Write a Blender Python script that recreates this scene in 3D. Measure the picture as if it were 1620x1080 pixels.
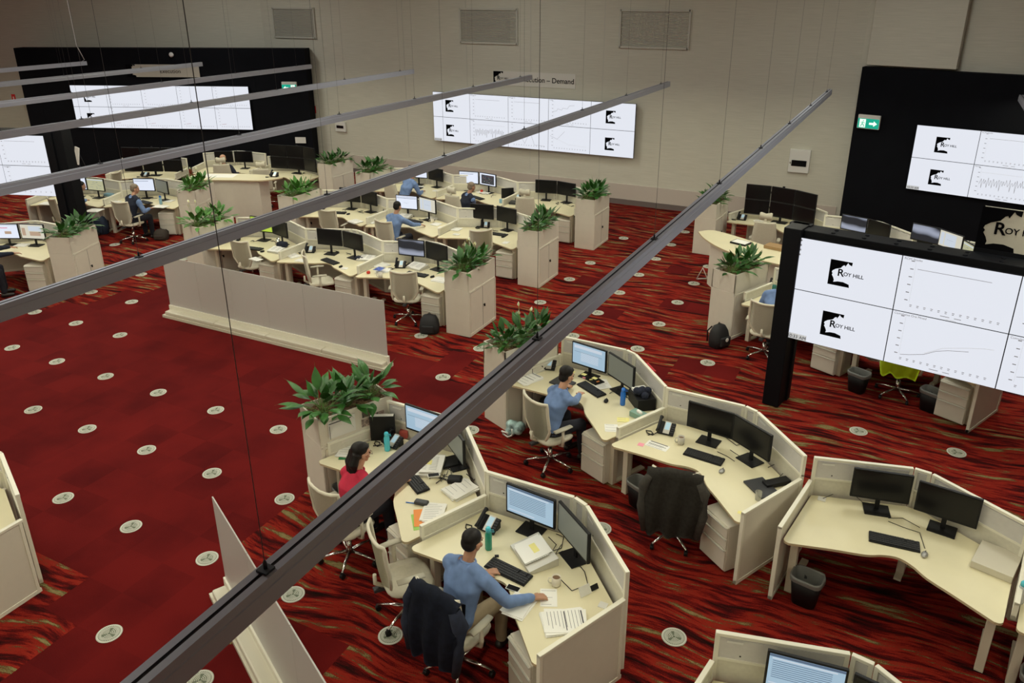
import bpy, bmesh, math, random
from mathutils import Vector, Matrix, Euler
random.seed(7)
S = bpy.context.scene
COL = S.collection
for o in list(bpy.data.objects): bpy.data.objects.remove(o)
# ------------------------------------------------------------------ camera
CAM = Vector((13.2953, -7.0260, 5.6919))
RX = Vector((0.8894, 0.4572, -0.0033)); RYD = Vector((0.1645, -0.3268, -0.9306)); RF = Vector((-0.4266, 0.8271, -0.3659))
FPX, CX, CY = 1248.26, 810.0, 475.2
camd = bpy.data.cameras.new('camera'); cam = bpy.data.objects.new('camera', camd); COL.objects.link(cam)
camd.sensor_width = 36; camd.lens = 36 * FPX / 1620; camd.shift_y = (CY - 540) / 1620
camd.clip_end = 200
m = Matrix((RX, -RYD, -RF)).transposed().to_4x4(); m.translation = CAM
cam.matrix_world = m; S.camera = cam
S.view_settings.view_transform = 'Standard'; S.view_settings.look = 'None'
S.view_settings.gamma = 1; S.view_settings.use_curve_mapping = False
S.view_settings.exposure = 0.04
w = bpy.data.worlds.new('world'); S.world = w; w.use_nodes = True
w.node_tree.nodes['Background'].inputs[0].default_value = (.05, .05, .05, 1)
def area(name, loc, sx, sy, power, color, rot=(0, 0, 0), parent=None):
    l = bpy.data.lights.new(name, 'AREA'); l.shape = 'RECTANGLE'; l.size = sx; l.size_y = sy
    l.energy = power; l.color = color
    o = bpy.data.objects.new(name, l); COL.objects.link(o); o.location = loc; o.rotation_euler = rot
    if parent: o.parent = parent
    return o
WARM = (1.0, .965, .72)
for x, y in ((-10, 3), (-2, 3), (6, 3), (14, 3), (-2, -4), (6, -4), (-6, 9.5), (3, 9.5), (12, 9)):
    area('ceiling_light', (x, y, 7.2), 1.2, 1.2, 90, (.95, .985, .93))
BEAM_POWER = 7.6   # watts per metre of pendant
# ------------------------------------------------------------------ pixel -> world for a horizontal plane z
def P(px, py, z=0.0):
    r = RX * ((px - CX) / FPX) + RYD * ((py - CY) / FPX) + RF
    k = (z - CAM.z) / r.z
    return CAM + r * k
def PA(p, q, z):
    a, b = P(p[0], p[1], z), P(q[0], q[1], z); d = b - a
    return (a + b) / 2, math.atan2(d.y, d.x)
# ------------------------------------------------------------------ materials
MATS = {}
def mat(name, col, rough=.6, metal=0., emit=None, estr=1., noise=0., nscale=8., alpha=None, trans=0., spec=None, bump=0.):
    if name in MATS: return MATS[name]
    mt = bpy.data.materials.new(name); mt.use_nodes = True; nt = mt.node_tree; b = nt.nodes['Principled BSDF']
    b.inputs['Base Color'].default_value = (*col, 1); b.inputs['Roughness'].default_value = rough; b.inputs['Metallic'].default_value = metal
    if spec is not None: b.inputs['Specular IOR Level'].default_value = spec
    if emit: b.inputs['Emission Color'].default_value = (*emit, 1); b.inputs['Emission Strength'].default_value = estr
    if trans: b.inputs['Transmission Weight'].default_value = trans
    if alpha is not None: b.inputs['Alpha'].default_value = alpha
    if noise or bump:
        tc = nt.nodes.new('ShaderNodeTexCoord'); n = nt.nodes.new('ShaderNodeTexNoise'); n.inputs['Scale'].default_value = nscale; n.inputs['Detail'].default_value = 4
        nt.links.new(tc.outputs['Object'], n.inputs['Vector'])
        if noise:
            r = nt.nodes.new('ShaderNodeValToRGB')
            r.color_ramp.elements[0].color = (*[c * (1 - noise) for c in col], 1); r.color_ramp.elements[1].color = (*[min(1, c * (1 + noise)) for c in col], 1)
            r.color_ramp.elements[0].position = .3; r.color_ramp.elements[1].position = .7
            nt.links.new(n.outputs['Fac'], r.inputs['Fac']); nt.links.new(r.outputs['Color'], b.inputs['Base Color'])
        if bump:
            bp = nt.nodes.new('ShaderNodeBump'); bp.inputs['Strength'].default_value = bump
            nt.links.new(n.outputs['Fac'], bp.inputs['Height']); nt.links.new(bp.outputs['Normal'], b.inputs['Normal'])
    MATS[name] = mt; return mt
M_TOP = mat('cream_laminate', (.76, .70, .48), .42, noise=.03, nscale=3)
M_EDGE = mat('laminate_edge', (.55, .44, .27), .5)
M_CAB = mat('cabinet_white', (.70, .655, .56), .5, noise=.02)
M_FRAME = mat('screen_frame', (.80, .77, .65), .45)
M_INF = mat('screen_infill', (.62, .60, .58), .4, noise=.03, nscale=20)
M_FAB = mat('screen_fabric', (.66, .63, .52), .8, noise=.04, nscale=30)
M_POST = mat('leg_white', (.66, .60, .48), .45)
M_BLK = mat('black_plastic', (.007, .007, .008), .5, spec=.3)
M_BLK2 = mat('black_gloss', (.005, .005, .006), .22, spec=.3)
M_DK = mat('dark_grey', (.035, .036, .04), .5)
M_KEY = mat('key_caps', (.02, .02, .022), .6)
M_CHR = mat('chrome', (.75, .73, .70), .18, 1.)
M_CHAIR = mat('chair_shell', (.70, .65, .52), .45)
M_MESH = mat('chair_mesh', (.50, .46, .37), .8, noise=.06, nscale=120)
M_SEAT = mat('chair_seat', (.64, .60, .48), .75, noise=.04, nscale=40)
M_ARM = mat('arm_pad', (.46, .43, .34), .6)
M_ALU = mat('pendant_aluminium', (.46, .47, .52), .42, .1)
M_ALU2 = mat('pendant_groove', (.10, .10, .11), .5, .5)
M_PAPER = mat('paper', (.86, .85, .80), .8)
M_INK = mat('ink', (.10, .10, .11), .8)
M_INKG = mat('ink_grey', (.35, .35, .37), .8)
M_YEL = mat('sticky_yellow', (.85, .78, .30), .8)
M_PINK = mat('sticky_pink', (.9, .35, .45), .8)
M_SOIL = mat('bark_mulch', (.16, .10, .05), .95, noise=.7, nscale=40, bump=.6)
M_LEAF = mat('leaf_green', (.028, .115, .016), .42, noise=.45, nscale=5)
M_LEAF2 = mat('leaf_light', (.055, .19, .02), .45, noise=.3, nscale=5)
M_STEM = mat('stem_green', (.12, .22, .05), .6)
M_FLOW = mat('spathe_white', (.85, .86, .72), .5)
M_SPAD = mat('spathe_yellow', (.6, .58, .12), .5)
M_BLACKWALL = mat('black_wall_panel', (.004, .0045, .007), .85, noise=.15, nscale=2, spec=.15)
M_STEEL = mat('video_frame_black', (.0035, .004, .006), .6, spec=.15)
M_TRIM = mat('trim_grey', (.56, .55, .48), .5)
M_SKIN = mat('skin', (.56, .30, .19), .5, noise=.08, nscale=14)
M_SKIN2 = mat('skin_tan', (.46, .24, .15), .5, noise=.08, nscale=14)
M_HAIR = mat('hair_black', (.007, .005, .0045), .55, noise=.4, nscale=60, bump=.25, spec=.3)
M_HAIRG = mat('hair_grey', (.22, .17, .12), .6, noise=.3, nscale=60, bump=.4)
M_SHIRT = mat('shirt_blue', (.16, .25, .47), .85, noise=.12, nscale=12, bump=.12)
M_RED = mat('shirt_pink', (.55, .02, .06), .8, noise=.12, nscale=12, bump=.12)
M_NAVY = mat('navy_cloth', (.010, .014, .032), .9, noise=.3, nscale=20, bump=.2)
M_CHAR = mat('charcoal_cloth', (.05, .045, .038), .95, noise=.2, nscale=30, bump=.2)
M_KHAKI = mat('khaki', (.30, .23, .14), .9, noise=.1)
M_DARKTR = mat('dark_trousers', (.012, .013, .022), .9)
M_HIVIS = mat('hivis_yellow', (.62, .75, .02), .8, emit=None)
M_SHOE = mat('shoe_leather', (.015, .012, .010), .4)
M_MUG = mat('mug_cream', (.72, .67, .55), .35)
M_COFFEE = mat('coffee', (.20, .12, .07), .3)
M_BLUEB = mat('bottle_blue', (.02, .16, .62), .25)
M_CYANB = mat('bottle_cyan', (.08, .55, .68), .2)
M_GREENB = mat('bottle_green', (.02, .30, .20), .2)
M_LINER = mat('bin_liner', (.17, .17, .16), .35)
M_TEAL = mat('tissue_box', (.22, .36, .30), .7)
M_REDB = mat('red_binder', (.42, .01, .02), .5)
M_ORG = mat('orange_sheet', (.85, .30, .08), .8)
M_GRNS = mat('green_sheet', (.35, .62, .15), .8)
M_VENT = mat('vent_plastic', (.58, .58, .50), .5)
M_VENTD = mat('vent_dark', (.13, .15, .10), .7)
M_EXIT = mat('exit_green', (.0, .22, .14), .4, emit=(.0, .36, .25), estr=.8)
M_WHITEE = mat('exit_white', (.8, .9, .85), .5, emit=(.8, 1, .9), estr=.8)
M_LABEL = mat('white_label', (.75, .74, .70), .6)
M_GLASS = mat('drinking_glass', (.9, .92, .9), .05, trans=.9, alpha=.6)
M_LCD = mat('phone_lcd', (.35, .5, .58), .3, emit=(.28, .42, .52), estr=.5)
M_PDISP = mat('phone_bezel', (.55, .53, .48), .4, .3)
M_SIGN = mat('sign_cream', (.50, .47, .40), .5)
M_SIGNB = mat('sign_black', (.003, .003, .004), .9, spec=.05)
M_WHT = mat('led_white', (1, 1, 1), .5, emit=(1, .93, .80), estr=3)
M_SCR = mat('wall_screen', (.02, .02, .02), .3, emit=(.80, .83, .91), estr=.92)
M_SINK = mat('wall_screen_ink', (.002, .002, .003), .9, spec=.05)
M_SLN = mat('wall_screen_line', (.25, .25, .27), .5, emit=(.10, .10, .12), estr=.8)
M_SLN2 = mat('wall_screen_pale_line', (.4, .4, .4), .5, emit=(.42, .44, .47), estr=.8)
M_BEZEL = mat('bezel_line', (.004, .004, .006), .4)
SCR = {
 'blue': mat('scr_blue', (.1, .1, .1), .3, emit=(.32, .48, .62), estr=.9),
 'white': mat('scr_white', (.1, .1, .1), .3, emit=(.72, .78, .92), estr=.95),
 'warm': mat('scr_warm', (.1, .1, .1), .3, emit=(.62, .60, .50), estr=.9),
 'grey': mat('scr_grey', (.08, .08, .07), .35, emit=(.085, .09, .07), estr=1.),
 'olive': mat('scr_olive', (.1, .1, .1), .3, emit=(.50, .50, .30), estr=.8),
 'lime': mat('scr_lime', (.1, .1, .1), .3, emit=(.42, .62, .02), estr=.9),
 'navy': mat('scr_navy', (.02, .02, .02), .3, emit=(.02, .025, .04), estr=.9),
 'line': mat('scr_line', (.02, .02, .02), .3, emit=(.08, .13, .22), estr=.9),
 'pale': mat('scr_pale', (.1, .1, .1), .3, emit=(.55, .62, .72), estr=.9),
 'orange': mat('scr_orange', (.1, .1, .1), .3, emit=(.8, .35, .08), estr=.9),
 'brown': mat('scr_brown', (.1, .1, .1), .3, emit=(.42, .28, .20), estr=.9),
 'pink': mat('scr_pink', (.1, .1, .1), .3, emit=(.65, .12, .25), estr=.9),
 'red': mat('scr_red', (.1, .1, .1), .3, emit=(.3, .05, .06), estr=.9),
}
def swirl_mat():
    mt = bpy.data.materials.new('scr_swirl'); mt.use_nodes = True; nt = mt.node_tree; b = nt.nodes['Principled BSDF']
    b.inputs['Base Color'].default_value = (.01, .01, .012, 1)
    tc = nt.nodes.new('ShaderNodeTexCoord'); wv = nt.nodes.new('ShaderNodeTexWave'); wv.wave_type = 'RINGS'; wv.inputs['Scale'].default_value = .8
    wv.inputs['Distortion'].default_value = 9; wv.inputs['Detail'].default_value = 1.5; wv.inputs['Detail Scale'].default_value = 1.2
    r = nt.nodes.new('ShaderNodeValToRGB'); r.color_ramp.elements[0].color = (.006, .008, .016, 1); r.color_ramp.elements[0].position = .35
    r.color_ramp.elements[1].color = (.30, .33, .42, 1)
    nt.links.new(tc.outputs['Object'], wv.inputs['Vector']); nt.links.new(wv.outputs['Fac'], r.inputs['Fac'])
    nt.links.new(r.outputs['Color'], b.inputs['Emission Color']); b.inputs['Emission Strength'].default_value = 1.
    return mt
SCR['swirl'] = swirl_mat()
def wall_mat():
    mt = bpy.data.materials.new('wall_panel'); mt.use_nodes = True; nt = mt.node_tree; b = nt.nodes['Principled BSDF']
    tc = nt.nodes.new('ShaderNodeTexCoord'); mp = nt.nodes.new('ShaderNodeMapping'); mp.inputs['Scale'].default_value = (1.5, 1.5, 60)
    n = nt.nodes.new('ShaderNodeTexNoise'); n.inputs['Scale'].default_value = 1.2; n.inputs['Detail'].default_value = 3
    r = nt.nodes.new('ShaderNodeValToRGB'); r.color_ramp.elements[0].color = (.58, .565, .475, 1); r.color_ramp.elements[1].color = (.65, .63, .535, 1)
    r.color_ramp.elements[0].position = .35; r.color_ramp.elements[1].position = .65
    nt.links.new(tc.outputs['Object'], mp.inputs[0]); nt.links.new(mp.outputs[0], n.inputs['Vector']); nt.links.new(n.outputs['Fac'], r.inputs['Fac'])
    nt.links.new(r.outputs['Color'], b.inputs['Base Color']); b.inputs['Roughness'].default_value = .75
    return mt
M_WALL = wall_mat()
def carpet(pattern):
    mt = bpy.data.materials.new('carpet_pattern' if pattern else 'carpet_plain'); mt.use_nodes = True; nt = mt.node_tree
    N = nt.nodes.new; L = nt.links.new; b = nt.nodes['Principled BSDF']; b.inputs['Roughness'].default_value = 1.; b.inputs['Specular IOR Level'].default_value = .1
    tc = N('ShaderNodeTexCoord')
    fib = N('ShaderNodeTexNoise'); fib.inputs['Scale'].default_value = 130; fib.inputs['Detail'].default_value = 2; L(tc.outputs['Object'], fib.inputs['Vector'])
    if pattern:
        wn = N('ShaderNodeTexNoise'); wn.inputs['Scale'].default_value = .8; wn.inputs['Detail'].default_value = 1.; L(tc.outputs['Object'], wn.inputs['Vector'])
        sc = N('ShaderNodeVectorMath'); sc.operation = 'MULTIPLY_ADD'; sc.inputs[1].default_value = (0, .5, 0); L(wn.outputs['Color'], sc.inputs[0]); L(tc.outputs['Object'], sc.inputs[2])
        mp = N('ShaderNodeMapping'); mp.inputs['Scale'].default_value = (1.15, 9., 1); mp.inputs['Rotation'].default_value = (0, 0, math.radians(4)); L(sc.outputs[0], mp.inputs[0])
        n = N('ShaderNodeTexNoise'); n.inputs['Scale'].default_value = 1.; n.inputs['Detail'].default_value = 5; n.inputs['Roughness'].default_value = .62; L(mp.outputs[0], n.inputs['Vector'])
        ad = N('ShaderNodeMath'); ad.operation = 'MULTIPLY_ADD'; ad.inputs[1].default_value = .20; L(fib.outputs['Fac'], ad.inputs[0]); L(n.outputs['Fac'], ad.inputs[2])
        r = N('ShaderNodeValToRGB'); cr = r.color_ramp
        els = [(.41, (.005, .003, .002)), (.50, (.035, .003, .003)), (.56, (.10, .004, .004)), (.63, (.25, .017, .009)), (.675, (.20, .016, .009)), (.69, (.040, .032, .010)), (.725, (.20, .165, .065)), (.77, (.24, .19, .085)), (.80, (.13, .025, .012))]
        cr.elements[0].position = els[0][0]; cr.elements[0].color = (*els[0][1], 1); cr.elements[1].position = els[-1][0]; cr.elements[1].color = (*els[-1][1], 1)
        for p, c in els[1:-1]:
            e = cr.elements.new(p); e.color = (*c, 1)
        L(ad.outputs[0], r.inputs['Fac'])
    else:
        n = N('ShaderNodeTexNoise'); n.inputs['Scale'].default_value = 1.3; n.inputs['Detail'].default_value = 4; L(tc.outputs['Object'], n.inputs['Vector'])
        br = N('ShaderNodeTexWhiteNoise'); br.noise_dimensions = '2D'
        fl = N('ShaderNodeVectorMath'); fl.operation = 'FLOOR'; mp = N('ShaderNodeMapping'); mp.inputs['Scale'].default_value = (2, 2, 2); mp.inputs['Location'].default_value = (.34, .34, 0)
        L(tc.outputs['Object'], mp.inputs[0]); L(mp.outputs[0], fl.inputs[0]); L(fl.outputs[0], br.inputs['Vector'])
        a1 = N('ShaderNodeMath'); a1.operation = 'MULTIPLY_ADD'; a1.inputs[1].default_value = .25; L(br.outputs['Value'], a1.inputs[0]); L(n.outputs['Fac'], a1.inputs[2])
        ad = N('ShaderNodeMath'); ad.operation = 'MULTIPLY_ADD'; ad.inputs[1].default_value = .35; L(fib.outputs['Fac'], ad.inputs[0]); L(a1.outputs[0], ad.inputs[2])
        r = N('ShaderNodeValToRGB'); r.color_ramp.elements[0].position = .5; r.color_ramp.elements[1].position = 1.05
        r.color_ramp.elements[0].color = (.070, .0032, .0038, 1); r.color_ramp.elements[1].color = (.130, .007, .0065, 1)
        L(ad.outputs[0], r.inputs['Fac'])
    L(r.outputs['Color'], b.inputs['Base Color'])
    bp = N('ShaderNodeBump'); bp.inputs['Strength'].default_value = .3; bp.inputs['Distance'].default_value = .01; L(fib.outputs['Fac'], bp.inputs['Height']); L(bp.outputs['Normal'], b.inputs['Normal'])
    return mt
M_CARP, M_CARPL = carpet(True), carpet(False)
def frosted():
    mt = bpy.data.materials.new('frosted_glass'); mt.use_nodes = True; nt = mt.node_tree; b = nt.nodes['Principled BSDF']
    b.inputs['Base Color'].default_value = (.74, .73, .70, 1); b.inputs['Roughness'].default_value = .34
    b.inputs['Transmission Weight'].default_value = .42; b.inputs['IOR'].default_value = 1.3; b.inputs['Alpha'].default_value = .93
    return mt
M_FROST = frosted()
# ------------------------------------------------------------------ mesh helpers
class MB:
    def __init__(s): s.bm = bmesh.new()
    def box(s, c, d, rz=0, bev=0, mi=0, rot=None):
        r = bmesh.ops.create_cube(s.bm, size=1)
        mx = Matrix.Translation(c) @ (rot.to_4x4() if rot is not None else Matrix.Rotation(rz, 4, 'Z')) @ Matrix.Diagonal((*d, 1))
        vs = r['verts']; bmesh.ops.transform(s.bm, matrix=mx, verts=vs)
        fs = {f for v in vs for f in v.link_faces}
        for f in fs: f.material_index = mi
        if bev:
            es = list({e for v in vs for e in v.link_edges})
            q = bmesh.ops.bevel(s.bm, geom=es, offset=bev, segments=2, affect='EDGES', profile=.5)
            for f in q['faces']: f.material_index = mi
        return s
    def prism(s, pts, z0, z1, mi=0, mis=None, bev=0):
        vb = [s.bm.verts.new((x, y, z0)) for x, y in pts]; vt = [s.bm.verts.new((x, y, z1)) for x, y in pts]
        n = len(pts); area_ = sum(pts[i][0] * pts[(i + 1) % n][1] - pts[(i + 1) % n][0] * pts[i][1] for i in range(n))
        if area_ < 0: vb.reverse(); vt.reverse()
        f1 = s.bm.faces.new(vb[::-1]); f2 = s.bm.faces.new(vt); f1.material_index = f2.material_index = mi
        for i in range(n):
            f = s.bm.faces.new((vb[i], vb[(i + 1) % n], vt[(i + 1) % n], vt[i])); f.material_index = mi if mis is None else mis
        return s
    def tube(s, pts, r, seg=8, cap=True, mi=0, sx=1., sy=1.):
        pts = [Vector(p) for p in pts]; rs = r if isinstance(r, (list, tuple)) else [r] * len(pts); rings = []
        up = Vector((0, 0, 1))
        for i, p in enumerate(pts):
            d = (pts[min(i + 1, len(pts) - 1)] - pts[max(i - 1, 0)]).normalized()
            a = d.cross(up)
            if a.length < .05: a = d.cross(Vector((0, 1, 0)))
            a.normalize(); b = a.cross(d).normalized()
            rings.append([s.bm.verts.new(p + a * math.cos(t) * rs[i] * sx + b * math.sin(t) * rs[i] * sy) for t in [2 * math.pi * k / seg for k in range(seg)]])
        for A, B in zip(rings, rings[1:]):
            for k in range(seg):
                f = s.bm.faces.new((A[k], A[(k + 1) % seg], B[(k + 1) % seg], B[k])); f.material_index = mi; f.smooth = True
        if cap:
            s.bm.faces.new(rings[0][::-1]).material_index = mi; s.bm.faces.new(rings[-1]).material_index = mi
        return s
    def lathe(s, prof, c=(0, 0, 0), seg=20, mi=0, smooth=True):
        rings = []
        for r, z in prof:
            rings.append([s.bm.verts.new((c[0] + r * math.cos(2 * math.pi * k / seg), c[1] + r * math.sin(2 * math.pi * k / seg), c[2] + z)) for k in range(seg)])
        for A, B in zip(rings, rings[1:]):
            for k in range(seg):
                f = s.bm.faces.new((A[k], A[(k + 1) % seg], B[(k + 1) % seg], B[k])); f.material_index = mi; f.smooth = smooth
        s.bm.faces.new(rings[0][::-1]).material_index = mi; s.bm.faces.new(rings[-1]).material_index = mi
        return s
    def ball(s, c, r, sub=2, mi=0):
        q = bmesh.ops.create_icosphere(s.bm, subdivisions=sub, radius=1)
        rr = r if isinstance(r, (tuple, list)) else (r, r, r)
        bmesh.ops.transform(s.bm, matrix=Matrix.Translation(c) @ Matrix.Diagonal((*rr, 1)), verts=q['verts'])
        for v in q['verts']:
            for f in v.link_faces: f.smooth = True; f.material_index = mi
        return s
    def quad(s, ps, mi=0):
        f = s.bm.faces.new([s.bm.verts.new(p) for p in ps]); f.material_index = mi; return s
    def build(s, name, mats, parent=None, loc=(0, 0, 0), rz=0, rot=None, mods=None, tag=None):
        me = bpy.data.meshes.new(name); bmesh.ops.recalc_face_normals(s.bm, faces=s.bm.faces[:]) if len(s.bm.faces) > 1 else None
        s.bm.to_mesh(me); s.bm.free()
        for m_ in (mats if isinstance(mats, (list, tuple)) else [mats]): me.materials.append(m_)
        o = bpy.data.objects.new(name, me); COL.objects.link(o)
        o.location = loc; o.rotation_euler = rot if rot is not None else (0, 0, rz)
        if parent: o.parent = parent
        if tag: settag(o, *tag)
        return o
def settag(o, label, cat=None, group=None):
    o['label'] = label
    if cat: o['category'] = cat
    if group: o['group'] = group
    return o
def thing(name, label, cat, loc=(0, 0, 0), rz=0, group=None):
    o = bpy.data.objects.new(name, None); COL.objects.link(o); o.location = loc; o.rotation_euler = (0, 0, rz); o.empty_display_size = .1
    return settag(o, label, cat, group)
def struct(o): o['kind'] = 'structure'; return o
def dup(o, loc, rz, label=None, group=None, parent=None):
    c = o.copy(); COL.objects.link(c)
    if parent is None:
        c.location = loc; c.rotation_euler = (0, 0, rz)
        if label: c['label'] = label
        if group: c['group'] = group
    else: c.parent = parent; c.matrix_parent_inverse = o.matrix_parent_inverse
    for ch in o.children: dup(ch, None, None, parent=c)
    return c
_first = {}
def instance(key, maker, loc, rz, label, cat, group=None):
    """build a kind once (at its first place), copy it with all its parts afterwards"""
    if key not in _first:
        o = maker(); _first[key] = o; o.location = loc; o.rotation_euler = (0, 0, rz); settag(o, label, cat)
        if group: o['group'] = group
        return o
    return dup(_first[key], loc, rz, label, group)
def textmesh(txt, size, bold=0., align='LEFT', extr=.0008):
    cu = bpy.data.curves.new('t', 'FONT'); cu.body = txt; cu.size = size; cu.offset = bold; cu.align_x = align; cu.extrude = extr
    o = bpy.data.objects.new('t', cu); COL.objects.link(o)
    bpy.context.view_layer.update()
    me = bpy.data.meshes.new_from_object(o.evaluated_get(bpy.context.evaluated_depsgraph_get())); bpy.data.objects.remove(o)
    return me
def addtext(mb, txt, size, x, z, y=0., mi=0, bold=0., align='LEFT', sx=1.):
    """text standing in the local xz plane, readable from -y"""
    me = textmesh(txt, size, bold, align); n0 = len(mb.bm.faces); mb.bm.verts.ensure_lookup_table(); v0 = len(mb.bm.verts)
    mb.bm.from_mesh(me); mb.bm.verts.ensure_lookup_table(); mb.bm.faces.ensure_lookup_table()
    mx = Matrix.Translation((x, y, z)) @ Matrix.Rotation(math.pi / 2, 4, 'X') @ Matrix.Diagonal((sx, 1, 1, 1))
    bmesh.ops.transform(mb.bm, matrix=mx, verts=mb.bm.verts[v0:])
    for f in mb.bm.faces[n0:]: f.material_index = mi
    bpy.data.meshes.remove(me)
def rectxz(mb, x0, z0, x1, z1, y, mi):
    mb.box(((x0 + x1) / 2, y, (z0 + z1) / 2), (abs(x1 - x0), .0015, abs(z1 - z0)), mi=mi)
def polyxz(mb, pts, y, th, mi):
    vb = [mb.bm.verts.new((x, y, z)) for x, z in pts]; vt = [mb.bm.verts.new((x, y + th, z)) for x, z in pts]; n = len(pts)
    mb.bm.faces.new(vb).material_index = mi; mb.bm.faces.new(vt[::-1]).material_index = mi
    for i in range(n): mb.bm.faces.new((vb[i], vb[(i + 1) % n], vt[(i + 1) % n], vt[i])).material_index = mi
def linexz(mb, pts, y, wdt, mi):
    for (x0, z0), (x1, z1) in zip(pts, pts[1:]):
        d = math.hypot(x1 - x0, z1 - z0)
        if d < 1e-5: continue
        nx, nz = -(z1 - z0) / d * wdt / 2, (x1 - x0) / d * wdt / 2
        polyxz(mb, [(x0 + nx, z0 + nz), (x0 - nx, z0 - nz), (x1 - nx, z1 - nz), (x1 + nx, z1 + nz)], y, .001, mi)
LOGO = [(0, 0), (0, 1), (1, 1), (.985, .86), (.86, .90), (.80, .96), (.70, .80), (.66, .85), (.60, .83), (.50, .72), (.28, .65), (.15, .57), (.12, .50), (.17, .46), (.14, .40), (.22, .30), (.27, .20), (.25, .12), (.45, .17), (.70, .18), (.97, .12), (1, 0)]
def logo(mb, x, z, w_, y, mi, words=True):
    """black square emblem with the jagged cut-out and its lettering; x,z lower-left corner"""
    h = w_ * 1.25
    polyxz(mb, [(x + u * w_, z + v * h) for u, v in LOGO], y, -.002, mi)
    if words:
        addtext(mb, 'R', h * .40, x + w_ * .38, z + h * .40, y - .003, mi, bold=.01 * w_)
        addtext(mb, 'OY HILL', h * .20, x + w_ * .66, z + h * .44, y - .003, mi, bold=.004 * w_)
# ------------------------------------------------------------------ setting: floor, walls
plain_poly = [(-30, 1.33), (-1.33, 1.33), (-1.33, 1.83), (-.83, 1.83), (-.83, 2.83), (-.33, 2.83), (-.33, 3.33), (4.83, 3.33), (5.33, 3.33), (5.33, 2.83), (6.83, 2.83), (6.83, 3.33), (7.33, 3.33), (7.33, 2.33), (7.83, 2.33), (7.83, 1.33), (8.33, 1.33), (8.33, .33), (8.33, -.17), (7.83, -.17), (7.83, -.67), (7.33, -.67), (7.33, -1.67), (7.33, -2.17), (7.83, -2.17), (7.83, -3.17), (8.83, -3.17), (8.83, -4.67), (9.33, -4.67), (9.33, -9.5), (7.33, -9.5), (7.33, -4.67), (6.83, -4.67), (6.83, -3.67), (6.33, -3.67), (6.33, -3.17), (5.33, -3.17), (5.33, -3.67), (4.83, -3.67), (-30, -3.67)]
def inside(x, y, poly):
    c = False; n = len(poly)
    for i in range(n):
        (x1, y1), (x2, y2) = poly[i], poly[i - 1]
        if (y1 > y) != (y2 > y) and x < (x2 - x1) * (y - y1) / (y2 - y1) + x1: c = not c
    return c
mb = MB()
x0 = -23.17
single = {(18, -6)}
extra = {(9.08, -2.92), (8.58, -2.92), (9.58, 7.08), (10.08, 7.08), (10.58, 4.58), (11.08, 4.58), (10.08, 4.08), (8.08, 8.58), (8.58, 6.08), (7.58, 7.58), (9.08, 9.08), (10.58, 2.58), (8.08, 5.08), (13.08, 1.58)}
grid = {}
def gv(i, j):
    if (i, j) not in grid: grid[(i, j)] = mb.bm.verts.new((x0 + i * .5, -10.17 + j * .5, 0))
    return grid[(i, j)]
for i in range(96):
    for j in range(54):
        cx, cy = x0 + i * .5 + .25, -10.17 + j * .5 + .25
        pl = inside(cx, cy, plain_poly) or any(abs(cx - a) < .2 and abs(cy - b) < .2 for a, b in extra)
        f = mb.bm.faces.new((gv(i, j), gv(i + 1, j), gv(i + 1, j + 1), gv(i, j + 1))); f.material_index = 1 if pl else 0
struct(mb.build('floor', [M_CARP, M_CARPL]))
LA, RA = math.radians(21.8), math.radians(-13.3)
def wall(name, a, b, h=7.5, th=.2, m_=M_WALL, z0=0):
    a, b = Vector((*a, 0)), Vector((*b, 0)); d = b - a; L_ = d.length; ang = math.atan2(d.y, d.x)
    mb = MB().box((L_ / 2, th / 2, (h + z0) / 2), (L_, th, h - z0)); return struct(mb.build(name, m_, loc=a, rz=ang))
cl, cr = (-6.9, 14.0), (11.76, 13.98)
lw = (cl[0] - 17 * math.cos(LA), cl[1] - 17 * math.sin(LA)); rw = (cr[0] + 11.5 * math.cos(RA), cr[1] + 11.5 * math.sin(RA))
wall('wall_rear', cl, cr); wall('wall_left', lw, cl); wall('wall_right', cr, rw)
wall('wall_side_right', rw, (rw[0], -9.6)); wall('wall_front', (rw[0], -9.6), (lw[0], -9.6)); wall('wall_side_left', (lw[0], -9.6), lw)
struct(MB().box((1, 2.5, 7.6), (52, 26, .2)).build('ceiling', mat('ceiling_paint', (.55, .53, .48), .9)))
# rear wall joints, skirting
k = 1
for x in (-4.4, -1.25, .98, 3.08, 5.28, 7.48, 9.68, 11.4):
    struct(MB().box((x, 13.992, 3.9), (.022, .014, 6.4)).build('trim_%d' % k, M_TRIM)); k += 1
for z in (2.9, 4.1):
    pass
struct(MB().box((2.5, 13.975, .36), (18.4, .05, .44), bev=.008).build('baseboard_rear', mat('lower_band', (.56, .50, .44), .5)))
struct(MB().box((2.5, 13.96, .07), (18.4, .08, .14)).build('baseboard_dark_rear', mat('skirting_dark', (.16, .13, .12), .6)))
# black cladding behind the two side video walls
def onwall(origin, ang, s, off=0.):
    return Vector((origin[0] + s * math.cos(ang) + off * math.sin(ang), origin[1] + s * math.sin(ang) - off * math.cos(ang), 0))
LK = .955; LO, RO = (CAM.x + LK * (-13.53 - CAM.x), CAM.y + LK * (11.27 - CAM.y)), (13.2, 13.36)
lz = lambda z: CAM.z - LK * (CAM.z - z)
mb = MB(); zt = lz(3.88); mb.box((3.34 * LK, .27, zt / 2), (10.40 * LK, .5, zt)); 
for s_ in (-1.2, 1.2, 3.8, 6.4): mb.box((s_, .018, zt / 2), (.012, .004, zt))
struct(mb.build('wall_panel_left', M_BLACKWALL, loc=(*LO, 0), rz=LA))
mb = MB(); mb.box((4.15, .14, 2.0), (11.15, .24, 4.0)); struct(mb.build('wall_panel_right', M_BLACKWALL, loc=(*RO, 0), rz=RA))
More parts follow.
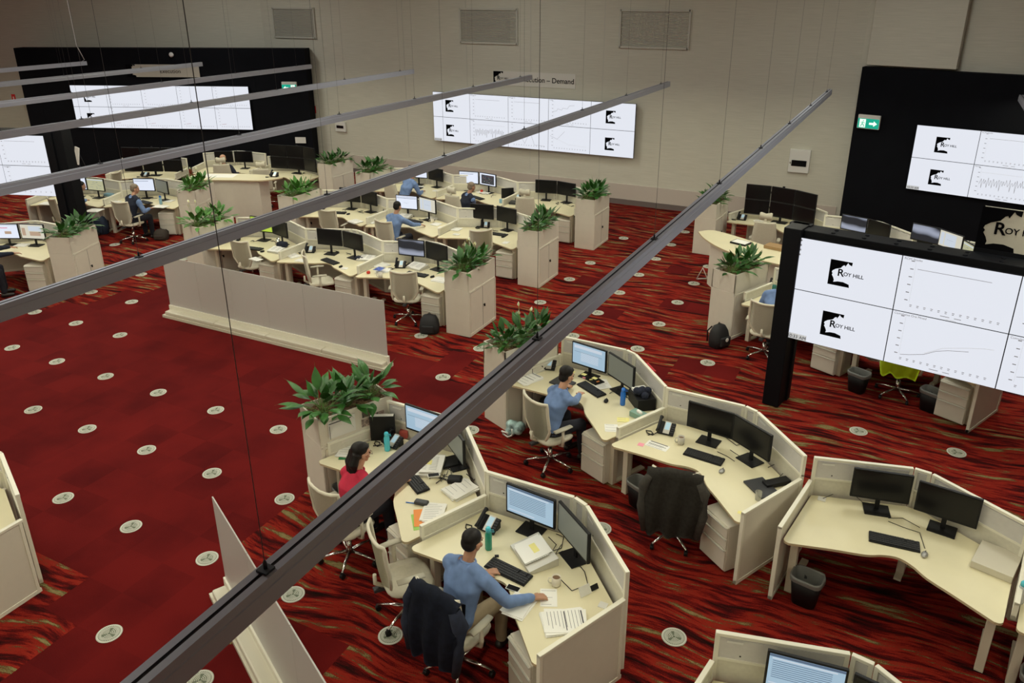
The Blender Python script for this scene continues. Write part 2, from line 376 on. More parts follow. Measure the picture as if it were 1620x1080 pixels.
struct(MB().box((-.40, .1, 5.9), (1.9, .16, 3.7), bev=.01).build('trim_panel_right', M_WALL, loc=(*RO, 0), rz=RA))
# louvred grilles high on the walls
def grille(loc, rz, w_, h, label, m_=M_TRIM):
    t = thing('ventilation_grille', label, 'vent', loc, rz, 'louvred grilles high on the walls')
    mb = MB()
    for x in (-w_ / 2, w_ / 2): mb.box((x, -.03, h / 2), (.05, .06, h + .05))
    for z in (0, h): mb.box((0, -.03, z), (w_, .06, .05))
    mb.build('frame', m_, t)
    mb = MB(); n = 24
    for q in range(n): mb.box((0, -.02, (q + .5) * h / n), (w_ - .05, .02, h / n * .62), rot=Matrix.Rotation(.5, 3, 'X'))
    mb.build('louvres', m_, t)
    MB().box((0, -.006, h / 2), (w_ - .04, .008, h - .04)).build('backing', mat('grille_dark', (.30, .29, .26), .8), t)
grille((1.73, 14, 4.27), 0, 1.86, .92, 'louvred grille high on the rear wall above the left half of the centre video wall')
grille((6.66, 14, 4.27), 0, 1.86, .92, 'louvred grille high on the rear wall above the right end of the centre video wall')
grille((-5.5, 14, 4.27), 0, 1.72, .90, 'louvred grille high on the rear wall near its left corner')
grille(Vector((-9.88, 13.02, 4.24)), LA, 1.08, .85, 'darker grey grille above the left black wall', mat('grille_grey', (.20, .19, .17), .6))
# ------------------------------------------------------------------ video walls
def screen_panel(kind, w_, h):
    mb = MB(); g = .012
    mb.box((w_ / 2, .02, h / 2), (w_ - g * .2, .06, h - g * .2), mi=1)
    mb.box((w_ / 2, -.0125, h / 2), (w_ - g, .005, h - g), mi=0)
    y = -.0165
    def ax(pts=None, ttl='', n=13, pale=None, legend=True):
        linexz(mb, [(w_ * .13, h * .2), (w_ * .13, h * .92)], y, .002, 4)
        for q in range(n):
            x = w_ * (.15 + .75 * q / (n - 1)); rectxz(mb, x - .014, h * .145, x + .014, h * .155, y, 3); rectxz(mb, x - .012, h * .12, x + .010, h * .13, y, 3)
        for q in range(6): rectxz(mb, w_ * .085, h * (.22 + .14 * q), w_ * .115, h * (.235 + .14 * q), y, 3)
        if ttl: addtext(mb, ttl, h * .055, w_ * .02, h * .94, y, 3)
        if pts: linexz(mb, [(w_ * a, h * b) for a, b in pts], y, .0055, 3)
        if pale: linexz(mb, [(w_ * a, h * b) for a, b in pale], y, .0045, 4)
        if legend: rectxz(mb, w_ * .42, h * .062, w_ * .50, h * .072, y, 3); rectxz(mb, w_ * .54, h * .060, w_ * .60, h * .070, y, 3); rectxz(mb, w_ * .47, h * .02, w_ * .56, h * .027, y, 4)
    rnd = random.Random(kind)
    if kind.startswith('logo'):
        logo(mb, w_ * .345, h * .23, w_ * .215, y, 2)
        if 'i' in kind[4:]:
            for q, z in enumerate((.95, .86, .77, .68)): rectxz(mb, .02, h * z - .012, .045, h * z + .012, y, 3)
        if 't' in kind[4:]:
            rectxz(mb, .006, .008, w_ * .215, .088, y, 4); addtext(mb, '10:33 AM', .066, .014, .022, y - .002, 2)
    elif kind == 'flat': ax([(.15, .80), (.78, .80)], 'ROM Stocks')
    elif kind == 'grow': ax([(.14, .21), (.22, .24), (.35, .31), (.45, .42), (.55, .48), (.66, .52), (.72, .54)], 'Cumulative Ore Mined', pale=[(.35, .33), (.5, .5), (.7, .60), (.85, .66), (.92, .67)])
    elif kind == 'waves':
        ax([(.13 + .77 * q / 60, .50 + (.16 if q % 3 else -.18) * rnd.random() * (1 - .2 * math.sin(q))) for q in range(60)], 'Mining', pale=[(.12, .8), (.92, .8)])
    elif kind == 'step': ax([(.10, .52), (.2, .56), (.22, .64), (.32, .60), (.34, .68), (.45, .66), (.50, .78), (.62, .80)], 'Trend')
    elif kind == 'peaks': ax([(.14, .22), (.28, .62), (.42, .20), (.55, .70), (.66, .18), (.92, .16)], legend=False)
    elif kind == 'vee': ax([(.05, .60), (.22, .48), (.40, .80)], legend=False, pale=[(.22, .48), (.5, .3), (.92, .26)])
    elif kind == 'rise': ax([(.14, .30), (.3, .36), (.62, .50)], 'Cumulative', legend=False, n=8)
    elif kind == 'redline': ax(None, 'Stock'); linexz(mb, [(w_ * .15, h * .24), (w_ * .28, h * .26)], y, .008, 5)
    else: ax(None, 'Plan')
    return mb
M_LOGOINK = M_SINK
def videowall(name, label, loc, rz, kinds_top, kinds_bot, sc=1.):
    pw, ph = 1.294 * sc, .735 * sc; t = thing(name, label, 'video wall', loc, rz)
    n = len(kinds_top)
    for row, ks in ((1, kinds_top), (0, kinds_bot)):
        for i, kd in enumerate(ks):
            o = screen_panel(kd, pw, ph).build('display_panel', [M_SCR, M_BEZEL, M_SINK, M_SLN, M_SLN2, SCR['red']], t, loc=(i * pw, 0, row * ph))
    return t, n * pw, 2 * ph
M_SCR_SLOT = [M_SCR]
t, W_, H_ = videowall('video_wall', 'white five by two video wall in the middle of the beige rear wall', (-.13, 13.80, 1.36), 0,
    ['logoa', 'flat', 'flat', 'step', 'logob'], ['logoct', 'waves', 'peaks', 'vee', 'logod'])
MB().box((W_ / 2, .10, H_ / 2), (W_ - .1, .12, H_ - .1)).build('mounting_frame', M_STEEL, t)
t, W_, H_ = videowall('video_wall', 'white five by two video wall on the black panel at left', onwall(LO, LA, 0, .07) + Vector((0, 0, lz(1.18))), LA,
    ['logoe', 'plan1', 'plan2', 'plan3', 'plan4'], ['logof', 'redline', 'redline', 'redline', 'redline'], LK)
t, W_, H_ = videowall('video_wall', 'white video wall high on the black panel at far right', onwall(RO, RA, 0, .06) + Vector((0, 0, 1.35)), RA,
    ['logog', 'flat', 'plan5'], ['logoht', 'waves', 'waves'])
# near free-standing video walls on black columns
NA = math.radians(-10.2); NO = Vector((12.07, 3.81, 1.12))
t, W_, H_ = videowall('video_wall', 'large free standing video wall on a black column at right showing 10:33 AM', NO, NA,
    ['logoi', 'flat', 'plan6', 'plan7'], ['logojt', 'grow', 'rise', 'plan8'])
mb = MB(); mb.box((W_ / 2 - .06, .21, H_ / 2 + .04), (W_ + .30, .34, H_ + .10), bev=.01)
fr = mb.build('steel_frame', M_STEEL, t)
mb = MB()
for q in range(14):
    for yy in (.12, .27): mb.lathe([(.028, 0), (.028, .008), (.02, .008)], (.0 + q * .39, yy, H_ + .091), 10)
mb.build('cable_grommet', M_BLACKWALL, fr)
mb = MB(); mb.box((-.09, .15, H_ / 2 - .50), (.24, .40, H_ + 1.22), bev=.01); mb.box((-.09, .30, H_ / 2 - .50), (.30, .12, H_ + 1.22), bev=.01); mb.box((W_ + .1, .2, H_ / 2 - .56), (.24, .34, H_ + 1.12), bev=.01)
mb.build('column', M_STEEL, t)
t2 = thing('wall_sign', 'cream sign with black emblem and the word ROY HILL above the right video wall', 'sign', NO + Vector((0, 0, 0)), NA)
mb = MB(); mb.box((3.47, .40, 1.865), (2.9, .02, .53), mi=0); logo(mb, 2.0, 1.60, .42, .388, 1); addtext(mb, 'Plan', .22, 2.72, 1.76, .388, 1)
mb.build('sign_board', [M_SIGN, M_SIGNB], t2)
mb = MB(); mb.box((3.4, .38, 1.57), (2.8, .015, .08)); mb.build('sign_bracket', M_STEEL, t2)
NK = .93; NA2 = math.radians(18.3); NO2 = CAM + NK * (Vector((-11.33, 2.62, 1.05)) - CAM)
t, W_, H_ = videowall('video_wall', 'free standing video wall cut by the left edge of the photo, beside a black column', NO2, NA2,
    ['plan9', 'plan1', 'logok', 'plan2', 'flat'], ['plan3', 'waves', 'plan4', 'rise', 'rise'], NK)
mb = MB(); mb.box((W_ / 2 + .05, .21, H_ / 2 + .04), (W_ + .24, .34, H_ + .10), bev=.01); mb.build('steel_frame', M_STEEL, t)
mb = MB(); mb.box((W_ + .10, .16, (H_ + .15 - NO2.z) / 2), (.20, .42, H_ + .15 + NO2.z), bev=.01); mb.box((W_ + .30, .16, (H_ + .15 - NO2.z) / 2), (.24, .32, H_ + .15 + NO2.z), bev=.01); mb.build('column', M_STEEL, t)
# ------------------------------------------------------------------ signs and boxes on the walls
t = thing('wall_sign', 'pale Execution - Demand sign with black emblem above the centre video wall', 'sign', (1.88, 13.985, 3.11))
mb = MB(); mb.box((1.3, 0, .2), (2.6, .02, .40)); logo(mb, .0, -.01, .32, -.012, 1); addtext(mb, 'Execution \u2013 Demand', .20, .86, .13, -.014, 1, bold=.002)
mb.build('sign_board', [mat('sign_pale', (.72, .70, .64), .4), M_SIGNB], t)
t = thing('wall_sign', 'pale sign with black emblem above the left video wall', 'sign', onwall(LO, LA, 2.28 * LK, .04) + Vector((0, 0, lz(2.94))), LA)
mb = MB(); mb.box((1.25, 0, .2), (2.3, .02, .40)); logo(mb, -.1, .0, .32, -.012, 1); addtext(mb, 'Execution', .18, 1.05, .13, -.014, 1)
mb.build('sign_board', [M_SIGN, M_SIGNB], t)
def exit_sign(loc, rz, label, right=True):
    t = thing('exit_sign', label, 'exit sign', loc, rz)
    MB().box((0, 0, .16), (.50, .07, .32), bev=.01).build('housing', M_LABEL, t)
    mb = MB(); mb.box((0, -.037, .125), (.48, .006, .22), mi=0); s = 1 if right else -1; y = -.042
    polyxz(mb, [(s * .02, .10), (s * .02, .15), (s * .12, .15), (s * .12, .19), (s * .20, .125), (s * .12, .06), (s * .12, .10)], y, .001, 1)
    polyxz(mb, [(-s * .20, .03), (-s * .06, .03), (-s * .06, .22), (-s * .20, .22)], y, .001, 1)
    linexz(mb, [(-s * .12, .16), (-s * .14, .10), (-s * .17, .05)], y - .002, .018, 0); linexz(mb, [(-s * .14, .11), (-s * .10, .09), (-s * .09, .045)], y - .002, .018, 0)
    linexz(mb, [(-s * .17, .14), (-s * .12, .155), (-s * .08, .13)], y - .002, .014, 0); mb.ball((-s * .115, y - .002, .185), (.014, .002, .014), 1, 0)
    mb.build('sign_face', [M_EXIT, M_WHITEE], t)
exit_sign(onwall(RO, RA, -1.06, .06) + Vector((0, 0, 2.62)), RA, 'green running man exit sign on the right black wall')
exit_sign(onwall(LO, LA, 7.93 * LK, .06) + Vector((0, 0, lz(2.48))), LA, 'green running man exit sign on the left black wall', False)
t = thing('control_box', 'white wall box with a dark window right of the centre video wall', 'electrical box', (10.67, 13.99, 1.36))
MB().box((0, -.05, .29), (.50, .10, .58), bev=.01).build('enclosure', M_LABEL, t); MB().box((0, -.105, .24), (.36, .02, .15), bev=.006).build('window', M_BLK2, t); MB().box((-.21, -.105, .24), (.02, .01, .05)).build('latch', M_CHR, t)
t = thing('control_box', 'small white wall box with a dark window beside the left black wall', 'electrical box', (-3.9, 13.99, 1.34))
MB().box((0, -.04, .15), (.42, .08, .32), bev=.01).build('enclosure', M_LABEL, t); MB().box((0, -.085, .15), (.28, .02, .09)).build('window', M_BLK2, t)
def redsign(loc, rz, label):
    t = thing('fire_sign', label, 'sign', loc, rz); mb = MB(); mb.box((0, 0, .12), (.14, .01, .24), mi=0); mb.box((0, -.007, .1), (.035, .003, .12), mi=1); mb.build('sign_plate', [mat('sign_red', (.6, .02, .02), .5), M_LABEL], t)
redsign((-5.0, 13.985, 1.86), 0, 'small red fire equipment sign beside the left black wall'); redsign(onwall(LO, LA, -2.6, -.6) + Vector((0, 0, 2.15)), LA, 'small red fire equipment sign near the left edge')
t = thing('smoke_detector', 'round white detector on the left black wall above its sign', 'detector', onwall(LO, LA, 3.88 * LK, .03) + Vector((0, 0, lz(3.68))), LA)
MB().lathe([(.075, 0), (.08, .02), (.055, .05), (.03, .055)], seg=18).build('housing', M_LABEL, t, rot=(math.pi / 2, 0, 0))
t = thing('wall_notice', '', 'notice', onwall(LO, LA, 7.75, .02) + Vector((0, 0, .95)), LA)
MB().box((0, 0, .1), (.36, .01, .2)).build('sheet', M_LABEL, t)
t['label'] = 'white label sheet on the black wall right of the supervisor desk'
# ------------------------------------------------------------------ pendants
def pendant(x, y1, label, y0=-9.2, z=3.64, first_h=None):
    t = thing('linear_pendant_light', label, 'pendant light', (x, y1, z), 0)
    L_ = y1 - y0
    prof = [(-.040, .012), (-.008, .012), (-.008, .004), (.008, .004), (.008, .012), (.040, .012), (.040, -.026), (.044, -.030), (.044, -.108), (.039, -.108), (.039, -.092), (-.039, -.092), (-.039, -.108), (-.044, -.108), (-.044, -.030), (-.040, -.026)]
    mb = MB(); va = [mb.bm.verts.new((a, 0, b)) for a, b in prof]; vb = [mb.bm.verts.new((a, -L_, b)) for a, b in prof]; n = len(prof)
    for i in range(n):
        f = mb.bm.faces.new((va[i], va[(i + 1) % n], vb[(i + 1) % n], vb[i])); f.material_index = 1 if i in (1, 2, 3) else 0
    mb.bm.faces.new(va); mb.bm.faces.new(vb[::-1]); mb.build('housing', [M_ALU, M_ALU2], t)
    MB().box((0, -L_ / 2, -.096), (.074, L_ - .02, .004)).build('light_diffuser', M_WHT, t)
    yy = 11.38
    while yy > y0:
        if yy < y1 - .02:
            MB().tube([(0, yy - y1, .02), (0, yy - y1, 7.5 - z)], .0016, 5).build('suspension_cable', mat('cable_grey', (.10, .10, .10), .5), t)
            mb = MB(); mb.box((0, yy - y1, .016), (.05, .05, .012)); mb.lathe([(.008, 0), (.008, .03), (.004, .04)], (0, yy - y1, .02), 8); mb.build('hanger_bracket', M_DK, t)
        yy -= 2.385
    if x in (-10.55, -14.3): MB().tube([(0, -.12, .015), (.02, -.05, .06), (-.02, -.2, .5), (0, -.25, 7.5 - z)], .011, 6).build('power_cord', M_LABEL, t)
    area('pendant_lamp', (0, -L_ / 2, -.102), .065, L_ - .1, BEAM_POWER * L_, WARM, parent=t)
ends = [(15.0, 12.6), (11.36, 12.0), (7.72, 12.0), (4.06, 12.0), (.40, 12.0), (-3.25, 12.0), (-6.9, 11.2), (-10.55, 9.9), (-14.3, 8.3)]
nm = ['pale linear pendant light, first from the right, only its tip at the right edge', 'long grey linear pendant light nearest the camera, crossing the whole photo', 'second nearest long pendant light, ending above the centre video wall', 'third nearest long pendant light, ending by the Execution sign', 'fourth nearest long pendant light crossing the left of the photo',
      'fifth nearest long pendant light, ending near the left exit sign', 'sixth nearest pendant light, crossing the left wall sign', 'thin pendant light ending over the black wall at far left', 'farthest pendant light at the left edge of the photo']
for (x, y1), lb in zip(ends, nm): pendant(x, y1, lb)
# extra drop cables at the far left ends (white flex)
# ------------------------------------------------------------------ floor diffusers
def diffuser_maker():
    t = thing('floor_diffuser', '', 'floor vent')
    MB().lathe([(.118, 0), (.118, .004), (.104, .007), (.098, .005)], seg=32).build('rim', M_VENT, t)
    MB().lathe([(.099, .0045), (.099, .0055)], seg=32).build('core', M_VENTD, t)
    mb = MB()
    for q in range(36):
        a = 2 * math.pi * q / 36; c, s_ = math.cos(a), math.sin(a)
        mb.box((.082 * c, .082 * s_, .0065), (.030, .007, .003), rz=a + .5)
    for r_ in (.062, .047, .032, .017):
        for q in range(24):
            a = 2 * math.pi * (q + .5) / 24
            if abs(math.sin(a * 1.5)) > .22: mb.box((r_ * math.cos(a), r_ * math.sin(a), .0065), (.006, r_ * .27, .003), rz=a)
    mb.build('swirl_blades', M_VENT, t)
    return t
lat = [(0,0),(1,0),(2,0),(3,0),(4,0),(5,0),(0,1),(1,1),(2,1),(3,1),(4,1),(0,2),(1,2),(2,2),(1,-1),(2,-1),(3,-1),(4,-2),(5,-3),(3,-2),(5,-4),(0,3),(1,3),(4,2),(8,1),(9,0),(10,-2),(12,-3),(11,-3),(16,-5),(24,-9),(25,-9),(23,-8),(21,-7),(19,-6),(17,-5),(15,-4),(16,-4),(18,-5),(20,-6),(9,-1),(22,-7),(17,-4),(18,-4),(17,-3),(18,-3),(27,-10),(24,-8),(3,2),(6,1),(7,-4)]
pos = sorted([((i + 2 * j) * 1.2, -j * 1.2) for i, j in lat] + [(21.84 - .0, 6.9)][:0] , key=lambda p: (p[1], p[0]))
pos += [tuple(P(901, 441.7)[:2]), tuple(P(934, 416)[:2])]
pos = sorted(pos, key=lambda p: (round(p[1] / 1.2), p[0]))
rows = {}
for p_ in pos: rows.setdefault(round(p_[1] / 1.2), []).append(p_)
ordn = ['first', 'second', 'third', 'fourth', 'fifth', 'sixth', 'seventh', 'eighth', 'ninth', 'tenth', 'eleventh', 'twelfth', 'thirteenth', 'fourteenth', 'fifteenth', 'sixteenth']
for ri, (ry, ps) in enumerate(sorted(rows.items())):
    for ci, (x, y) in enumerate(ps):
        on = 'plain red' if inside(x, y, plain_poly) else 'patterned red'
        instance('diffuser', diffuser_maker, (x, y, .001), 0, 'floor vent in %s carpet, %s from left in %s row from the front' % (on, ordn[ci], ordn[ri]), 'floor vent', 'round swirl floor vents')
# ------------------------------------------------------------------ furniture makers
C23, S23 = math.cos(math.radians(23.5)), math.sin(math.radians(23.5))
BK = [(0, 0), (.885, .385), (1.045, .385), (1.93, 0)]
def catmull(pts, n=6):
    out = []
    for i in range(len(pts) - 1):
        p0, p1, p2, p3 = pts[max(i - 1, 0)], pts[i], pts[i + 1], pts[min(i + 2, len(pts) - 1)]
        for k in range(n):
            t = k / n
            out.append(tuple(.5 * (2 * p1[a] + (p2[a] - p0[a]) * t + (2 * p0[a] - 5 * p1[a] + 4 * p2[a] - p3[a]) * t * t + (-p0[a] + 3 * p1[a] - 3 * p2[a] + p3[a]) * t ** 3) for a in (0, 1)))
    out.append(pts[-1]); return out
def desk_maker(left, right):
    t = thing('desk', '', 'desk')
    front = catmull([(.10, -.95), (.45, -.80), (.74, -.69), (.87, -.60), (1.0, -.555), (1.13, -.60), (1.27, -.70), (1.5, -.80), (1.83, -.95)], 5)
    rc = lambda cx, cy, a0, a1, r=.05: [(cx + r * math.cos(math.radians(a)), cy + r * math.sin(math.radians(a))) for a in range(a0, a1 + 1, 15)]
    poly = rc(.085, -.90, 180, 250) + front + rc(1.845, -.90, 290, 360) + [(1.895, -.03), (1.045, .345), (.885, .345), (.035, -.03)]
    mb = MB(); mb.prism(poly, .695, .72, mi=0, mis=1); mb.build('worktop', [M_TOP, M_EDGE], t)
    for x, y in ((.11, -.72), (1.82, -.72), (.97, .22)):
        mb = MB(); mb.box((x, y, .34), (.075, .075, .68), bev=.006); mb.box((x, y, .62), (.055, .055, .14)); mb.box((x, y + .22 if y < 0 else y, .67), (.05, .5, .04)); mb.box((x, y + .25 if y < 0 else y, .012), (.07, .58 if y < 0 else .3, .024)); mb.build('leg', M_POST, t)
    mb = MB(); mb.box((.5, .05, .55), (.75, .12, .05), rz=.41); mb.box((1.43, .05, .55), (.75, .12, .05), rz=-.41); mb.build('cable_tray', M_DK, t)
    for a, b in zip(BK, BK[1:]):
        a, b = Vector((*a, 0)), Vector((*b, 0)); d = b - a; L_ = d.length; an = math.atan2(d.y, d.x)
        g = .006
        mb = MB(); mb.box((L_ / 2, .02, 1.135), (L_ - g, .04, .03), bev=.004); mb.box((L_ / 2, .02, .10), (L_ - g, .036, .04))
        for x in (.02, L_ - .02): mb.box((x, .02, .60), (.034, .036, 1.04))
        mb.box((L_ / 2, .02, .905), (L_ - g, .038, .022))
        fr = mb.build('panel_frame', M_FRAME, t, loc=a, rz=an)
        MB().box((L_ / 2, .02, 1.01), (L_ - .075, .018, .19)).build('upper_infill', M_INF, fr)
        MB().box((L_ / 2, .02, .51), (L_ - .075, .022, .78)).build('lower_infill', M_FAB, fr)
        if L_ > .5:
            mb = MB(); x = .07; mb.box((x + .08, -.0005, 1.085), (.12, .002, .018), mi=0); mb.build('name_label', M_LABEL, fr); MB().ball((.20, .009, .95), (.008, .003, .008), 1).build('marker_dot', M_BLK, fr)
    for side, full, x in (('l', left, 0), ('r', right, 1.93)):
        if not full: continue
        mb = MB(); z0 = .0 if full == 2 else .70; y0 = -.97 if full == 2 else -.80; L_ = -y0
        mb.box((x, y0 / 2, .865), (.042, L_, .03), bev=.004); mb.box((x, y0 / 2, z0 + .02), (.038, L_, .04)); mb.box((x, y0 + .015, (z0 + .87) / 2), (.040, .03, .87 - z0)); mb.box((x, -.03, (z0 + .87) / 2), (.040, .03, .87 - z0))
        fr = mb.build('side_divider', M_FRAME, t); MB().box((x, y0 / 2, (z0 + .86) / 2), (.024, L_ - .05, .83 - z0)).build('divider_infill', M_FAB if full == 1 else M_CAB, fr)
    return t
def pedestal_maker():
    t = thing('drawer_pedestal', '', 'pedestal')
    MB().box((0, .02, .30), (.40, .50, .56), bev=.006).build('body', M_CAB, t)
    for z, h in ((.505, .13), (.365, .13), (.165, .25)):
        d = MB().box((0, -.24, z), (.39, .02, h), bev=.004).build('drawer', M_CAB, t); MB().box((0, -.255, z + h / 2 - .012), (.38, .014, .010)).build('pull', M_TRIM, d)
    MB().box((-.15, -.252, .555), (.05, .006, .012)).build('lock', M_BLK, t)
    return t
def cabinet_maker():
    """planter cabinet: origin front-left corner, x right, y back; .48 wide, .97 deep; doors on the right side (x=.48)"""
    t = thing('planter_cabinet', '', 'planter cabinet'); w_, d = .48, .96
    MB().box((w_ / 2, d / 2, .43), (w_, d, .86), bev=.004).build('cabinet_body', M_CAB, t)
    mb = MB(); th = .018
    for q in (0, 1): mb.box((w_ / 2, th / 2 + q * (d - th), 1.03), (w_, th, .335)); mb.box((th / 2 + q * (w_ - th), d / 2, 1.03), (th, d, .335))
    mb.box((w_ / 2, d / 2, .89), (w_ - .03, d - .03, .02)); mb.build('planter_box', M_CAB, t)
    mb = MB(); n, mm = 14, 26
    g = [[mb.bm.verts.new((.02 + (w_ - .04) * i / n, .02 + (d - .04) * j / mm, 1.135 + random.uniform(-.014, .014))) for j in range(mm + 1)] for i in range(n + 1)]
    for i in range(n):
        for j in range(mm): mb.bm.faces.new((g[i][j], g[i + 1][j], g[i + 1][j + 1], g[i][j + 1]))
    for q in range(90):
        x, y = random.uniform(.04, w_ - .04), random.uniform(.04, d - .04); mb.box((x, y, 1.145), (.035, .018, .01), rot=Euler((random.uniform(-.5, .5), random.uniform(-.5, .5), random.uniform(0, 3))).to_matrix())
    mb.build('soil', M_SOIL, t)
    mb = MB(); mb.box((w_ + .004, d / 2, .825), (.014, d - .04, .03)); mb.box((w_ + .004, d / 2, .03), (.02, d - .02, .05)); 
    for y in (.02, d - .02): mb.box((w_ + .004, y, .42), (.014, .03, .80))
    mb.build('door_frame', M_CAB, t)
    for q, y in enumerate((.265, .695)):
        dd = MB().box((w_ + .002, y, .43), (.008, .42, .74), bev=.002).build('door', M_CAB, t)
        if q: mb = MB(); mb.box((w_ + .018, y - .17, .44), (.025, .02, .05), bev=.004); mb.box((w_ + .020, y - .185, .46), (.012, .05, .012)); mb.build('handle', M_BLK, dd)
    MB().box((w_ + .002, .48, .43), (.006, .008, .76)).build('door_gap', M_DK, t)
    return t
def leaf(mb, base, az, el, L_, w_, droop, stem, mi=0):
    """one lance-shaped leaf on a stalk"""
    d = Vector((math.cos(az) * math.cos(el), math.sin(az) * math.cos(el), math.sin(el))); side = Vector((-math.sin(az), math.cos(az), 0))
    p = Vector(base); pts = [p.copy()]
    for _ in range(3): p = p + d * stem / 3; d = (d + Vector((0, 0, -.05))).normalized(); pts.append(p.copy())
    mb.tube(pts, [.004, .0035, .003, .0025], 4, False, mi=1)
    rows_ = []; n = 6; wid = [.12, .75, 1., .88, .5, .03, 0]
    for k in range(n + 1):
        up = side.cross(d).normalized(); ww = w_ * wid[k] / 2
        rows_.append([mb.bm.verts.new(p + side * ww + up * ww * -.25 * -1), mb.bm.verts.new(p.copy()), mb.bm.verts.new(p - side * ww + up * ww * .25)])
        p = p + d * L_ / n; d = (d + Vector((0, 0, -droop / n))).normalized()
    for A, B in zip(rows_, rows_[1:]):
        for a in (0, 1):
            f = mb.bm.faces.new((A[a], A[a + 1], B[a + 1], B[a])); f.smooth = True; f.material_index = mi
def plant(loc, rz, label, seed, h=.42, n=20, flowers=0, spread=.9, light=False):
    r = random.Random(seed); t = thing('peace_lily_plant', label, 'plant', loc, rz, 'peace lilies in the planter cabinets'); mb = MB()
    for k in range(n):
        az = k * 2.4 + r.uniform(-.4, .4); el = r.uniform(.55, 1.35) if k % 3 else r.uniform(.25, .7)
        hh = h * r.uniform(.75, 1.15); b = (r.uniform(-.05, .05), r.uniform(-.05, .05), 0)
        leaf(mb, b, az, el, hh * .62, hh * .215, r.uniform(.5, 1.7) * spread, hh * .50)
    mb.build('foliage', [M_LEAF2 if light else M_LEAF, M_STEM], t)
    if flowers:
        mb = MB()
        for k in range(flowers):
            az, el = r.uniform(0, 6.28), r.uniform(1.1, 1.5); d = Vector((math.cos(az) * math.cos(el), math.sin(az) * math.cos(el), math.sin(el))); top = d * h * r.uniform(1.0, 1.25)
            mb.tube([(0, 0, 0), top * .5, top], .003, 5, mi=1); leaf(mb, top, az, el, .08, .045, .2, .003, 0); mb.tube([top, top + d * .045], .006, 6, mi=2)
        mb.build('flowers', [M_FLOW, M_STEM, M_SPAD], t)
    return t
